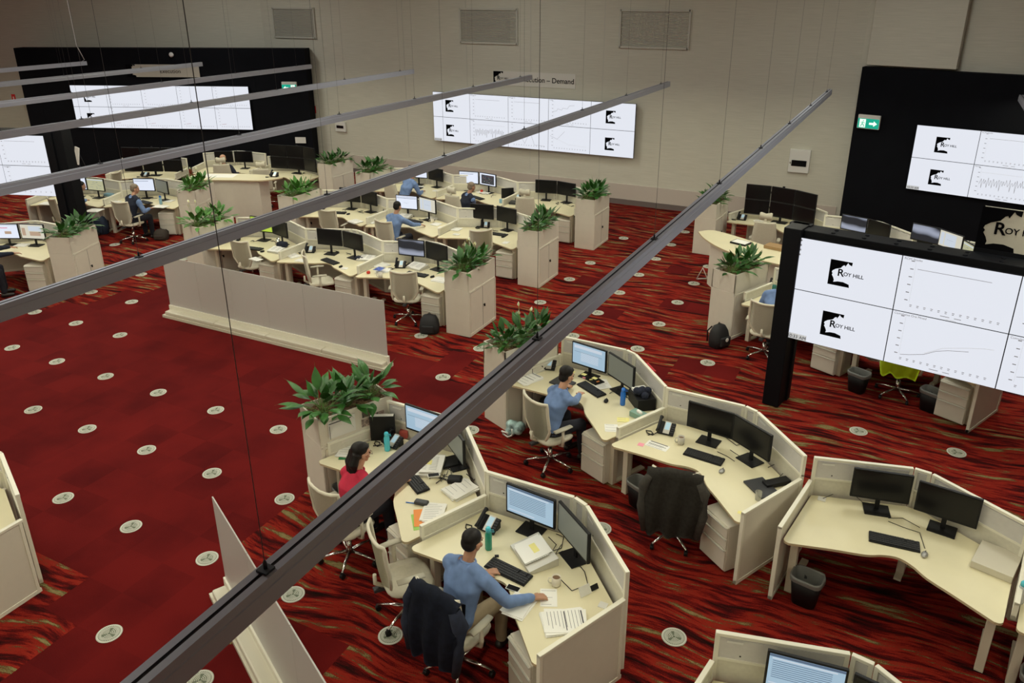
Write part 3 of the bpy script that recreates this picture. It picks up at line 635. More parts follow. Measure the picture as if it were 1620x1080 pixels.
def chair_maker(kind):
    def f():
        t = thing('office_chair', '', 'chair')
        mb = MB()
        for q in range(5):
            a = 2 * math.pi * q / 5 + .3; c, s_ = math.cos(a), math.sin(a); mb.tube([(.03 * c, .03 * s_, .11), (.18 * c, .18 * s_, .10), (.31 * c, .31 * s_, .07)], [.022, .018, .013], 6, sx=1, sy=.8)
        mb.tube([(0, 0, .08), (0, 0, .25)], .03, 10); mb.tube([(0, 0, .24), (0, 0, .40)], .018, 8); mb.build('star_base', M_CHR, t)
        for q in range(5):
            a = 2 * math.pi * q / 5 + .3; mb = MB(); mb.tube([(.31 * math.cos(a) - .02, .31 * math.sin(a), .03), (.31 * math.cos(a) + .02, .31 * math.sin(a), .03)], .029, 10); mb.box((.31 * math.cos(a), .31 * math.sin(a), .055), (.03, .03, .03)); mb.build('castor', M_BLK, t)
        mb = MB(); mb.box((0, -.02, .405), (.22, .26, .05), bev=.01); mb.box((0, -.22, .42), (.06, .2, .03)); mb.build('mechanism', M_DK, t)
        # seat cushion (rounded, front waterfall)
        mb = MB(); n = 20; ring = []
        for (sx_, z) in ((.80, .425), (.97, .435), (1.0, .455), (.97, .478), (.86, .488), (.55, .492)):
            ring.append([mb.bm.verts.new((math.copysign(abs(math.cos(a)) ** .55, math.cos(a)) * .245 * sx_, math.copysign(abs(math.sin(a)) ** .6, math.sin(a)) * .24 * sx_ + .01, z - (.02 if math.sin(a) > .7 else 0))) for a in [2 * math.pi * k / n for k in range(n)]])
        for A, B in zip(ring, ring[1:]):
            for k in range(n): mb.bm.faces.new((A[k], A[(k + 1) % n], B[(k + 1) % n], B[k])).smooth = True
        mb.bm.faces.new(ring[0][::-1]); mb.bm.faces.new(ring[-1]); mb.build('seat', M_SEAT, t)
        # armrests
        for s_ in (-1, 1):
            mb = MB(); mb.tube([(s_ * .20, -.02, .40), (s_ * .27, -.02, .42), (s_ * .285, -.03, .50), (s_ * .285, -.03, .655)], [.018, .018, .022, .022], 8); ar = mb.build('armrest', M_CHAIR, t)
            mb = MB(); mb.tube([(s_ * .28, -.16, .665), (s_ * .29, -.02, .672), (s_ * .28, .10, .668)], [.036, .042, .034], 10, sx=1, sy=.38); mb.build('arm_pad', M_ARM, ar)
        # back: grid profile w(z), y(z)
        z0, z1 = .47, 1.05
        def prof(u):
            z = z0 + (z1 - z0) * u; wv = [.10, .19, .235, .245, .24, .235, .235][min(6, int(u * 6))] if False else (.11 + .13 * min(1, u / .32) ** .8 if u < .32 else .24 - .012 * (u - .32))
            y = -.235 - .035 * math.sin(u * 3.0) - .13 * max(0, u - .45) ** 1.2
            return z, wv, y
        if kind == 'mesh':
            fr = MB(); ins = MB(); L1, L2 = [], []
            for k in range(13):
                z, wv, y = prof(k / 12); L1.append((-wv, y + .055, z)); L2.append((wv, y + .055, z))
            loop = L1 + [(x * .98, L1[-1][1] - .02 - .035 * (1 - (x / .24) ** 2), z1 + .006 - .03 * (1 - (x / .24) ** 2)) for x in (-.18, -.1, 0, .1, .18)] + L2[::-1] + [(.06, L2[0][1] - .03, z0 - .01), (-.06, L2[0][1] - .03, z0 - .01), L1[0]]
            fr.tube(loop, .017, 7, sx=1, sy=1.3); fr.tube([(0, -.20, .42), (0, -.30, .50), (0, -.30, .60)], [.02, .022, .018], 8); bf = fr.build('back_frame', M_CHAIR, t)
            g = []
            for k in range(13):
                z, wv, y = prof(k / 12); g.append([ins.bm.verts.new((wv * .97 * a, y + .05 - .05 * (1 - a * a), z)) for a in (-1, -.66, -.33, 0, .33, .66, 1)])
            for A, B in zip(g, g[1:]):
                for a in range(6): ins.bm.faces.new((A[a], A[a + 1], B[a + 1], B[a])).smooth = True
            q = bmesh.ops.solidify(ins.bm, geom=ins.bm.faces[:], thickness=.006); ins.build('back_mesh', M_MESH, t)
        else:
            mb = MB(); g = []
            for k in range(15):
                u = k / 14; z = .50 + .62 * u; wv = .25 - .07 * max(0, u - .5); y = -.24 - .10 * u
                g.append([(wv * a, y - .03 * (1 - a * a), z) for a in (-1, -.6, 0, .6, 1)])
            fr_ = [[mb.bm.verts.new((x, y + .05, z)) for x, y, z in r] for r in g]; bk_ = [[mb.bm.verts.new((x, y, z)) for x, y, z in r] for r in g]
            for G, rev in ((fr_, 0), (bk_, 1)):
                for A, B in zip(G, G[1:]):
                    for a in range(4): mb.bm.faces.new((A[a], A[a + 1], B[a + 1], B[a])).smooth = True
            for k in range(14):
                for a in (0, 4): mb.bm.faces.new((fr_[k][a], fr_[k + 1][a], bk_[k + 1][a], bk_[k][a]))
            for k in (0, 14):
                for a in range(4): mb.bm.faces.new((fr_[k][a], fr_[k][a + 1], bk_[k][a + 1], bk_[k][a]))
            mb.build('backrest', M_SEAT, t)
            mb = MB(); n = 9; g = []
            for k in range(n):
                a = -1 + 2 * k / (n - 1); top = 1.33 - .035 * (1 - abs(a)) - .02 * (abs(a) > .9); x = .13 * a
                g.append([mb.bm.verts.new(p_) for p_ in ((x, -.34, 1.15 + .01 * abs(a)), (x, -.30, 1.16), (x, -.31, top), (x, -.36, top - .01))])
            for A, B in zip(g, g[1:]):
                for a in range(4): mb.bm.faces.new((A[a], A[(a + 1) % 4], B[(a + 1) % 4], B[a])).smooth = True
            mb.bm.faces.new(g[0]); mb.bm.faces.new(g[-1][::-1]); hr = mb.build('headrest', M_SEAT, t); MB().box((0, -.345, 1.12), (.05, .02, .12)).build('headrest_post', M_CHAIR, t)
        return t
    return f
def chair(px, py, ang, label, kind='mesh', z=0, world=None):
    loc = world or tuple(P(px, py, z)[:2])
    return instance('chair_' + kind, chair_maker(kind), (loc[0], loc[1], 0), math.radians(ang - 90), label, 'chair', 'office chairs' if kind == 'mesh' else 'high back chairs with headrest')
def monitor_maker(sk, tall=False):
    def f():
        t = thing('monitor', '', 'monitor'); w_, h = .555, .335; zo = float(tall)
        hb = MB().box((0, .018, .14 + zo + h / 2), (w_, .032, h), bev=.006); hb.box((0, .04, .30), (.30, .03, .2), bev=.008); hs = hb.build('housing', M_BLK, t)
        mb = MB(); W2, H2 = w_ - .036, h - .040; zc = .14 + zo + h / 2 + .006; x0, z0 = -W2 / 2, zc - H2 / 2; y = .0008
        def R(a, b, c, d, mi): rectxz(mb, x0 + a * W2, z0 + b * H2, x0 + c * W2, z0 + d * H2, y - .0015, mi)
        mb.box((0, y, zc), (W2, .002, H2), mi=0); ms = [M_BLK2]
        if sk == 'rows':
            ms = [SCR['blue'], SCR['line'], SCR['pale']]; R(0, .93, 1, 1, 1); R(.04, .86, .9, .9, 2)
            for q in range(9): R(.05, .80 - .065 * q, .84, .815 - .065 * q, 1)
            R(.03, .08, .6, .11, 2)
        elif sk == 'sheet':
            ms = [SCR['blue'], SCR['pale'], SCR['line']]; R(.05, .78, .9, .92, 1)
            for q in range(10): R(.25 + .01 * (q % 2), .58 - .045 * q, .8, .60 - .045 * q, 1)
            R(.05, .60, .9, .61, 2)
        elif sk == 'white': ms = [SCR['white'], SCR['line'], SCR['pale']]; R(.05, .80, .75, .83, 1); R(0, .93, 1, 1, 2); R(.1, .3, .5, .31, 2)
        elif sk == 'page': ms = [SCR['white'], SCR['line'], SCR['pale']]; R(.02, .90, .98, .92, 1); R(.02, .80, .98, .83, 1); addtext(mb, 'Page 1', .05, 0, zc - .03, y - .002, 2, align='CENTER')
        elif sk == 'warm': ms = [SCR['warm'], SCR['pale'], SCR['line']]; R(.25, .1, .75, .9, 1); R(.05, .1, .2, .9, 1); R(.35, .5, .65, .51, 2)
        elif sk == 'grey': ms = [SCR['grey']]
        elif sk == 'olive':
            ms = [SCR['olive'], SCR['line'], SCR['pale']]; rr = random.Random(3)
            R(0, .85, 1, .92, 2)
            for q in range(22): a, b = rr.uniform(.05, .8), rr.uniform(.1, .75); R(a, b, a + .08, b + .015, 1)
        elif sk == 'lime': ms = [SCR['lime'], SCR['white']]; addtext(mb, 'MINE.', .05, .10, zc - .05, y - .002, 1, bold=.002)
        elif sk == 'swirl': ms = [SCR['swirl']]
        elif sk == 'term':
            ms = [SCR['white'], SCR['navy'], SCR['olive'], SCR['pink'], SCR['blue']]; R(.10, .08, .92, .88, 1); rr = random.Random(5)
            for q in range(30): a, b = rr.uniform(.12, .8), rr.uniform(.12, .82); R(a, b, a + rr.uniform(.02, .09), b + .02, rr.choice((2, 3, 4)))
        elif sk == 'web': ms = [SCR['white'], SCR['pink'], SCR['brown'], SCR['pale']]; R(.05, .72, .6, .77, 1); R(.45, .3, .72, .5, 2); R(0, .92, 1, 1, 3)
        elif sk == 'photo': ms = [SCR['warm'], SCR['brown'], SCR['pale']]; R(.05, .2, .2, .75, 1); R(.38, .2, .85, .5, 1); R(.35, .55, .9, .9, 2)
        mb.build('screen', ms, hs)
        MB().box((0, .045, .12 + zo / 2), (.045, .02, .24 + zo), bev=.004).build('stand_neck', M_BLK, t)
        MB().box((0, .03, .007), (.25, .20, .012), bev=.004).build('stand_base', M_BLK, t)
        return t
    return f
def monitor(x, y, ang, sk, label, z=.721, tall=False):
    return instance('monitor_%s%.2f' % (sk, tall), monitor_maker(sk, tall), (x, y, z), math.radians(ang), label, 'monitor', 'desktop monitors')
def keyboard_maker():
    t = thing('keyboard', '', 'keyboard'); MB().box((0, 0, .010), (.45, .155, .016), bev=.004, rot=Matrix.Rotation(.04, 3, 'X')).build('base', M_BLK, t); mb = MB()
    for r_ in range(5):
        for c_ in range(20):
            if c_ in (14, 18) and r_ > 2: continue
            mb.box((-.207 + c_ * .0218, -.055 + r_ * .028, .021 + r_ * .001), (.019, .023, .006), bev=0)
    mb.build('keys', M_KEY, t); return t
def mouse_maker(m_):
    def f():
        t = thing('computer_mouse', '', 'mouse'); mb = MB(); mb.ball((0, 0, .012), (.03, .052, .022), 2); b = mb.build('body', m_, t); MB().box((0, .03, .033), (.006, .02, .005)).build('wheel', M_DK, t); return t
    return f
def phone_maker():
    t = thing('desk_phone', '', 'phone'); R_ = Matrix.Rotation(.55, 3, 'X')
    b = MB(); b.box((0, .01, .055), (.20, .17, .03), bev=.008, rot=R_); b.box((0, .05, .03), (.18, .07, .06), bev=.006); base = b.build('base', M_BLK, t)
    mb = MB(); mb.box((.01, .005, .073), (.075, .165, .006), rot=R_, mi=0); mb.box((.01, .02, .084), (.058, .10, .004), rot=R_, mi=1); mb.build('display', [M_PDISP, M_LCD], base)
    mb = MB()
    for i in range(3):
        for j in range(5): mb.box((.062 + .013 * i, -.045 + .025 * j, .048 + .0152 * j), (.009, .012, .006), rot=R_)
    mb.build('keypad', M_DK, base)
    mb = MB(); mb.tube([(-.085, -.09, .058), (-.085, -.06, .078), (-.085, .06, .148), (-.085, .095, .150)], [.024, .018, .018, .025], 10); mb.build('handset', M_BLK, t)
    mb = MB(); mb.tube([(-.09, -.09, .03), (-.13, -.13, .008), (-.20, -.11, .008), (-.23, -.06, .008), (-.17, -.05, .008), (-.13, -.10, .010), (-.18, -.15, .008)], .006, 6); mb.build('cord', M_BLK, t)
    return t
def bin_maker():
    t = thing('waste_bin', '', 'bin'); mb = MB()
    rings = []
    for s_, z in ((.75, 0), (1., .32), (.97, .32), (.74, .02)):
        rings.append([mb.bm.verts.new((math.copysign(abs(math.cos(a)) ** .5, math.cos(a)) * .15 * s_, math.copysign(abs(math.sin(a)) ** .5, math.sin(a)) * .115 * s_, z)) for a in [2 * math.pi * (k + .5) / 20 for k in range(20)]])
    for A, B in zip(rings, rings[1:]):
        for k in range(20): mb.bm.faces.new((A[k], A[(k + 1) % 20], B[(k + 1) % 20], B[k])).smooth = True
    mb.bm.faces.new(rings[0][::-1]); mb.bm.faces.new(rings[-1]); mb.build('bin_body', M_BLK, t)
    mb = MB(); rings = []; rr = random.Random(2)
    for s_, z in ((1.04, .27), (1.06, .31), (1.03, .335), (.93, .325), (.86, .2), (.6, .08)):
        rings.append([mb.bm.verts.new((math.copysign(abs(math.cos(a)) ** .5, math.cos(a)) * .15 * s_ + rr.uniform(-.004, .004), math.copysign(abs(math.sin(a)) ** .5, math.sin(a)) * .115 * s_ + rr.uniform(-.004, .004), z + rr.uniform(-.006, .006))) for a in [2 * math.pi * (k + .5) / 20 for k in range(20)]])
    for A, B in zip(rings, rings[1:]):
        for k in range(20): mb.bm.faces.new((A[k], A[(k + 1) % 20], B[(k + 1) % 20], B[k])).smooth = True
    mb.bm.faces.new(rings[-1]); mb.build('liner', M_LINER, t); return t
# ------------------------------------------------------------------ small items
Z = .7215
def item(name, cat, label, loc, rz=0, group=None): return thing(name, label, cat, loc, rz, group)
def sheet(px, py, ang, label, w_=.21, h=.297, lines=8, n=1, z=Z, m_=M_PAPER, header=False, img=None, cat='paper'):
    """a sheet or a low pile of loose sheets"""
    loc = P(px, py, z); t = item('paper_sheet' if n == 1 else 'paper_pile', cat, label, (loc.x, loc.y, z), math.radians(ang)); rr = random.Random(px * 7 + py)
    mb = MB(); th = .0012
    for k in range(n):
        a = rr.uniform(-.12, .12) if n > 1 else 0; dx, dy = (rr.uniform(-.012, .012), rr.uniform(-.012, .012)) if n > 1 else (0, 0)
        mb.box((dx, dy, .0006 + k * (.004 if n > 1 else 0)), (w_, h, th if n == 1 else .004), rz=a)
    top = .0012 + (n - 1) * .004 + (.002 if n > 1 else 0)
    mb.build('sheets', m_, t); mb = MB()
    for q in range(lines):
        y = h * (.38 - .76 * q / max(1, lines - 1)); L_ = w_ * rr.uniform(.55, .85); mb.box((-(w_ * .85 - L_) / 2, y, top + .0006), (L_, .0035, .0006))
    if header: mb.box((0, h * .43, top + .0007), (w_ * .8, .012, .0006)); mb.box((0, h * .02, top + .0007), (w_ * .8, .008, .0006))
    if lines: mb.build('print', M_INKG if not header else M_INK, t)
    return t
def binder(px, py, ang, label, w_=.30, d=.34, h=.06, z=Z, open_=True, top=None):
    loc = P(px, py, z); t = item('document_riser', 'document holder', label, (loc.x, loc.y, z), math.radians(ang))
    mb = MB(); v = [(-w_ / 2, -d / 2, 0), (w_ / 2, -d / 2, 0), (w_ / 2, d / 2, 0), (-w_ / 2, d / 2, 0), (-w_ / 2, -d / 2, h * .35), (w_ / 2, -d / 2, h * .35), (w_ / 2, d / 2, h), (-w_ / 2, d / 2, h)]
    vs = [mb.bm.verts.new(p_) for p_ in v]
    for f in ((0, 3, 2, 1), (4, 5, 6, 7), (0, 1, 5, 4), (1, 2, 6, 5), (2, 3, 7, 6), (3, 0, 4, 7)): mb.bm.faces.new([vs[i] for i in f])
    mb.build('riser_body', mat('riser_clear', (.55, .53, .46), .3), t)
    sl = math.atan2(h * .65, d); R_ = Matrix.Rotation(sl, 3, 'X'); rr = random.Random(px); mb = MB()
    for k in range(5): mb.box((rr.uniform(-.06, .06), rr.uniform(-.03, .03), h * .68 + .004 + k * .003), (w_ * .62, d * .82, .003), rot=Matrix.Rotation(rr.uniform(-.15, .15), 3, 'Z') @ R_)
    mb.build('papers', M_PAPER, t); mb = MB()
    for xx in (-w_ * .2, w_ * .18):
        for q in range(9): mb.box((xx, -d * .28 + q * d * .07, h * .68 + .021 + (-d * .28 + q * d * .07) * math.tan(sl)), (w_ * .28, .003, .0008), rot=R_)
    mb.build('print', M_INKG, t)
    if top: MB().box((-.02, .01, h * .68 + .024), (w_ * .3, d * .2, .001), rot=R_).build('sticky_note', top, t)
    return t
def bottle(px, py, label, body, cap, h=.24, r=.034, z=Z, strap=True):
    loc = P(px, py, z); t = item('water_bottle', 'bottle', label, (loc.x, loc.y, z)); MB().lathe([(r * .9, 0), (r, .01), (r, h * .70), (r * .72, h * .80), (r * .72, h * .82)], seg=16).build('bottle_body', body, t)
    mb = MB(); mb.lathe([(r * .78, h * .81), (r * .80, h * .93), (r * .55, h), (r * .2, h)], seg=16); 
    if strap: mb.tube([(r * .7, 0, h * .9), (r * 1.5, .01, h * .93), (r * 1.7, .01, h * .85), (r * .8, 0, h * .83)], .004, 6)
    mb.build('cap', cap, t); return t
def mug(px, py, label, m_=M_MUG, z=Z, h=.095, r=.042):
    loc = P(px, py, z); t = item('mug', 'mug', label, (loc.x, loc.y, z), math.radians(200)); mb = MB(); mb.lathe([(r * .85, 0), (r, .01), (r, h), (r * .9, h), (r * .88, .02), (.001, .02)], seg=18); b = mb.build('mug_body', m_, t)
    MB().lathe([(r * .88, h * .8), (r * .88, h * .82)], seg=16).build('drink', M_COFFEE, t); MB().tube([(r * .95, 0, h * .8), (r * 1.6, 0, h * .78), (r * 1.75, 0, h * .45), (r * 1.5, 0, h * .22), (r * .95, 0, h * .2)], .006, 6).build('handle', m_, b); return t
def cables(pts, label, r=.004, z=Z, m_=M_BLK):
    q = [P(a, b, z) for a, b in pts]; q = [(v.x, v.y, z + .006) for v in q]; o = MB()
    o.tube(q, r, 5); return o.build('cable', m_, tag=(label, 'cable', 'loose cables on the desks'))
def backpack(x, y, ang, label, h=.42, m_=M_NAVY):
    t = item('backpack', 'bag', label, (x, y, 0), math.radians(ang)); mb = MB(); rings = []
    for u, sx_, sy_ in ((0, .15, .10), (.03, .17, .13), (.35, .18, .14), (.7, .16, .11), (.92, .11, .07), (1., .03, .02)):
        rings.append([mb.bm.verts.new((math.copysign(abs(math.cos(a)) ** .7, math.cos(a)) * sx_, math.copysign(abs(math.sin(a)) ** .7, math.sin(a)) * sy_ + .03 * u, u * h)) for a in [2 * math.pi * k / 18 for k in range(18)]])
    for A, B in zip(rings, rings[1:]):
        for k in range(18): mb.bm.faces.new((A[k], A[(k + 1) % 18], B[(k + 1) % 18], B[k])).smooth = True
    mb.bm.faces.new(rings[0][::-1]); mb.bm.faces.new(rings[-1]); mb.build('bag_body', m_, t)
    MB().box((0, -.135, h * .32), (.22, .05, h * .40), bev=.02).build('front_pocket', m_, t)
    for s_ in (-1, 1): MB().tube([(s_ * .08, .12, h * .85), (s_ * .10, .19, h * .6), (s_ * .12, .16, h * .15)], .014, 6).build('shoulder_strap', M_BLK, t)
    MB().tube([(-.03, .04, h * .98), (0, .04, h * 1.06), (.03, .04, h * .98)], .008, 6).build('carry_handle', M_BLK, t)
    return t
# ------------------------------------------------------------------ people
def remesh(mb, voxel, smooth=4):
    me = bpy.data.meshes.new('tmp'); mb.bm.to_mesh(me); mb.bm.free(); o = bpy.data.objects.new('tmp', me); COL.objects.link(o)
    md = o.modifiers.new('r', 'REMESH'); md.mode = 'VOXEL'; md.voxel_size = voxel; md.use_smooth_shade = True
    if smooth: s_ = o.modifiers.new('s', 'SMOOTH'); s_.iterations = smooth; s_.factor = .5
    bpy.context.view_layer.update(); out = bpy.data.meshes.new_from_object(o.evaluated_get(bpy.context.evaluated_depsgraph_get())); bpy.data.objects.remove(o); bpy.data.meshes.remove(me)
    for p_ in out.polygons: p_.use_smooth = True
    return out
def cap(mb, a, b, ra, rb, seg=12):
    a, b = Vector(a), Vector(b); mb.tube([a, a.lerp(b, .5), b], [ra, (ra + rb) / 2, rb], seg); mb.ball(a, ra, 2); mb.ball(b, rb, 2)
def meshobj(name, me, m_, parent):
    me.materials.append(m_); o = bpy.data.objects.new(name, me); COL.objects.link(o); o.parent = parent; return o
def wrinkle(me, amp, f=1.):
    nr = [v.normal.copy() for v in me.vertices]
    for v, n_ in zip(me.vertices, nr):
        c = v.co.copy(); a = amp * (math.sin(c.z * 34 * f + 3 * math.sin(c.x * 17) + c.y * 9) * .5 + math.sin(c.z * 61 * f + c.x * 40 * math.sin(c.y * 5 + 1) + 2) * .35 + math.sin(c.x * 55 - c.z * 28 + c.y * 30) * .3)
        v.co = c + n_ * a
    return me
def person(x, y, ang, label, lh, rh, shirt=M_SHIRT, hair=M_HAIR, skin=M_SKIN2, trousers=M_DARKTR, lean=.06, head_turn=0, look_down=.25, female=False, vest=None, fine=True, hairkind='short', glasses=False, seat=.49, hand_fist=(0, 0)):
    """seated figure; lh / rh = world points of the two hands"""
    rz = math.radians(ang - 90); t = thing('person', label, 'person', (x, y, 0), rz); inv = Matrix.Translation((x, y, 0)) @ Matrix.Rotation(rz, 4, 'Z'); inv = inv.inverted()
    k = .92 if female else 1.
    sw = .165 if female else .195
    pel = Vector((0, 0, seat + .09)); che = Vector((0, lean * .9, seat + .40 * k)); shz = seat + .545 * k
    shc = Vector((0, lean * 1.4, shz)); nk = Vector((0, lean * 1.6 + .01, shz + .075)); hd = Vector((0, lean * 1.9 + .04, shz + .215))
    def torso(mb, g, low=0):
        rows_ = [(pel + Vector((0, 0, -.06)), .165, .115), (pel + Vector((0, -.01, .03)), .16, .115), (pel.lerp(che, .45), .135 if female else .15, .10), (pel.lerp(che, .8), .15 if female else .165, .11), (che + Vector((0, 0, .03)), .165 if female else .185, .115), (shc + Vector((0, -.01, -.03)), .155 if female else .18, .095), (shc + Vector((0, 0, .03)), .09, .065)]
        rg = []
        for c, a_, b_ in rows_: rg.append([mb.bm.verts.new((c.x + math.cos(q) * (a_ + g), c.y + math.sin(q) * (b_ + g), c.z)) for q in [2 * math.pi * i / 24 for i in range(24)]])
        for A, B in zip(rg, rg[1:]):
            for i in range(24): mb.bm.faces.new((A[i], A[(i + 1) % 24], B[(i + 1) % 24], B[i]))
        mb.bm.faces.new(rg[0][::-1]); mb.bm.faces.new(rg[-1])
        for s_ in (-1, 1): mb.ball(shc + Vector((s_ * (sw - .035), 0, -.03)), .066 + g, 2); mb.tube([shc + Vector((s_ * .05, 0, .035)), shc + Vector((s_ * (sw - .01), 0, -.015))], [.05 + g, .045 + g], 12)
    arms = []
    for s_, hw in ((-1, lh), (1, rh)):
        sh = shc + Vector((s_ * sw, 0, -.035)); hand = inv @ Vector(hw); wr_dir = None
        d = hand - sh; L1, L2, LH = .285 * k, .25 * k, .085
        D = min(d.length, (L1 + L2 + LH) * .985); dn = d.normalized(); wrist = sh + dn * D
        # wrist sits behind the hand
        elb_hint = Vector((s_ * .55, -.35, -.8)).normalized()
        tgt = hand; 
        D = min((tgt - sh).length, (L1 + L2 + LH) * .98); a_ = (L1 ** 2 - (L2 + LH) ** 2 + D * D) / (2 * D); hgt = math.sqrt(max(0, L1 ** 2 - a_ * a_)); perp = (elb_hint - dn * elb_hint.dot(dn)).normalized()
        el = sh + dn * a_ + perp * hgt; end = sh + dn * D; f_ = (end - el).normalized(); wrist = end - f_ * LH
        arms.append((s_, sh, el, wrist, f_))
    legs = []
    for s_ in (-1, 1): legs.append((s_, Vector((s_ * .095, .02, seat + .07)), Vector((s_ * .15, .43 * k, seat + .055)), Vector((s_ * .14, .44, .10))))
    # body
    mb = MB(); torso(mb, 0); cap(mb, shc, nk, .055, .05); cap(mb, nk, hd - Vector((0, .01, .05)), .052, .055)
    for s_, a_, b_, c_ in legs: cap(mb, a_, b_, .08, .058); cap(mb, b_, c_, .056, .04)
    R_ = Matrix.Translation(hd) @ Matrix.Rotation(head_turn, 4, 'Z') @ Matrix.Rotation(-look_down, 4, 'X')
    hs = .95 if female else 1.
    def HB(c, r): # head blob
        q = bmesh.ops.create_icosphere(mb.bm, subdivisions=3, radius=1); bmesh.ops.transform(mb.bm, matrix=R_ @ Matrix.Translation(Vector(c) * hs) @ Matrix.Diagonal((*[v * hs for v in r], 1)), verts=q['verts'])
    HB((0, -.012, .035), (.077, .094, .085)); HB((0, .022, -.035), (.060, .070, .070)); HB((0, .060, -.082), (.030, .026, .024)); HB((0, .094, -.018), (.013, .018, .022)); HB((0, .083, .004), (.009, .012, .022)); HB((0, .083, -.052), (.024, .012, .008)); HB((0, .079, .030), (.05, .014, .010))
    for s_ in (-1, 1): HB((s_ * .078, -.005, -.012), (.011, .022, .032)); HB((s_ * .045, .055, -.02), (.024, .024, .022))
    for s_, sh, el, wr, f_ in arms:
        cap(mb, sh, el, .052 * k, .041 * k); cap(mb, el, wr, .041 * k, .026 * k)
        # hand: palm, four fingers, thumb
        side = Vector((0, 0, 1)).cross(f_).normalized() ; up = f_.cross(side).normalized()
        f2 = (f_ * 1. + Vector((0, 0, -.10))).normalized()
        pc = wr + f2 * .045
        for q in (-1, -.33, .33, 1): cap(mb, wr + side * q * .014, wr + f2 * .082 + side * q * .030, .015, .0125, 8)
        for i, q in enumerate((-1, -.33, .33, 1)):
            L_ = (.062, .074, .070, .054)[i if s_ < 0 else 3 - i] if True else .07
            b0 = wr + f2 * .082 + side * q * .030; d1 = (f2 + side * q * .10 - up * .15 + Vector((0, 0, .05))).normalized(); b1 = b0 + d1 * L_ * .45; d2 = (d1 - up * .45).normalized(); b2 = b1 + d2 * L_ * .32; d3 = (d2 - up * .5).normalized(); b3 = b2 + d3 * L_ * .26
            cap(mb, b0, b1, .0105, .0095, 8); cap(mb, b1, b2, .0095, .0088, 8); cap(mb, b2, b3, .0088, .0078, 8)
        ts = side * (-1 if s_ > 0 else 1) * -1
        ts = side * (1 if (side.dot(Vector((-s_, 0, 0))) > 0) else -1)
        a0 = wr + f2 * .02 + ts * .018; a1 = a0 + (f2 * .6 + ts * .8 - up * .2).normalized() * .038; a2 = a1 + (f2 * .9 + ts * .35 - up * .2).normalized() * .032
        cap(mb, a0, a1, .015, .012, 8); cap(mb, a1, a2, .0115, .0095, 8)
    body = meshobj('body', remesh(mb, .0055 if fine else .009, 2 if fine else 1), skin, t)
    # face details
    mbx = MB()
    for s_ in (-1, 1):
        p_ = R_ @ (Vector((s_ * .031, .084, .008)) * hs); mbx.ball(p_, .0085, 1)
    mbx.build('eyes', M_BLK2, t)
    mbx = MB()
    for s_ in (-1, 1): mbx.tube([R_ @ Vector((s_ * q, .094 - q * .25, .026 + .1 * q)) for q in (.016, .03, .045)], .003, 5)
    mbx.build('eyebrows', hair, t)
    p_ = [R_ @ Vector((q, .097 - abs(q) * .4, -.053)) for q in (-.02, -.008, .008, .02)]; MB().tube(p_, .0035, 5).build('lips', mat('lips', (.40, .12, .10), .5), t)
    # hair
    mb = MB()
    def HH(c, r):
        q = bmesh.ops.create_icosphere(mb.bm, subdivisions=3, radius=1); bmesh.ops.transform(mb.bm, matrix=R_ @ Matrix.Translation(Vector(c) * hs) @ Matrix.Diagonal((*[v * hs for v in r], 1)), verts=q['verts'])
    HH((0, -.022, .048), (.083, .094, .082)); HH((0, -.048, .0), (.077, .062, .075))
    if hairkind == 'thick': HH((0, .03, .088), (.06, .05, .035)); HH((0, -.03, .06), (.088, .094, .085)); HH((0, -.06, -.035), (.066, .05, .05))
    if hairkind == 'long':
        HH((0, -.03, .055), (.086, .097, .083)); HH((0, .02, .085), (.07, .06, .03))
        for s_ in (-1, 0, 1): mb.tube([R_ @ Vector((s_ * .045, -.07, .02)), R_ @ Vector((s_ * .05, -.10, -.10)), hd + Vector((s_ * .04, -.12, -.24)), hd + Vector((s_ * .02, -.13, -.36))], [.05, .055, .05, .025], 12)
    if hairkind == 'bald': pass
    meshobj('hair', remesh(mb, .008 if fine else .012, 2), hair, t)
    # clothes
    mb = MB(); torso(mb, .014)
    for s_, sh, el, wr, f_ in arms: cap(mb, sh, el, .070 * k, .056 * k); cap(mb, el, el.lerp(wr, .90), .056 * k, .040 * k)
    mb.tube([shc + Vector((0, 0, .0)), nk + Vector((0, 0, -.022))], [.085, .062], 16)
    meshobj('shirt', wrinkle(remesh(mb, .011 if fine else .016, 3), .0045), shirt, t)
    if vest is not None:
        mb = MB(); torso(mb, .026); meshobj('vest', remesh(mb, .014, 3), vest, t)
    mb = MB(); cap(mb, Vector((-.07, 0, seat + .07)), Vector((.07, 0, seat + .07)), .115, .115)
    for s_, a_, b_, c_ in legs: cap(mb, a_, b_, .096, .072); cap(mb, b_, c_ + Vector((0, 0, .02)), .070, .056)
    meshobj('trousers', wrinkle(remesh(mb, .014, 3), .004), trousers, t)
    mb = MB()
    for s_, a_, b_, c_ in legs: cap(mb, (c_.x, c_.y - .03, .045), (c_.x, c_.y + .14, .038), .044, .036)
    meshobj('shoes', remesh(mb, .010, 2), M_SHOE, t)
    if glasses:
        mb = MB()
        for s_ in (-1, 1):
            mb.tube([R_ @ Vector((s_ * .032 + .022 * math.cos(a), .104, .004 + .018 * math.sin(a))) for a in [2 * math.pi * q / 10 for q in range(11)]], .002, 5); mb.tube([R_ @ Vector((s_ * .055, .10, .006)), R_ @ Vector((s_ * .078, .01, .004))], .002, 5)
        mb.tube([R_ @ Vector((-.01, .106, .006)), R_ @ Vector((.01, .106, .006))], .002, 5); mb.build('glasses', M_CHR, t)
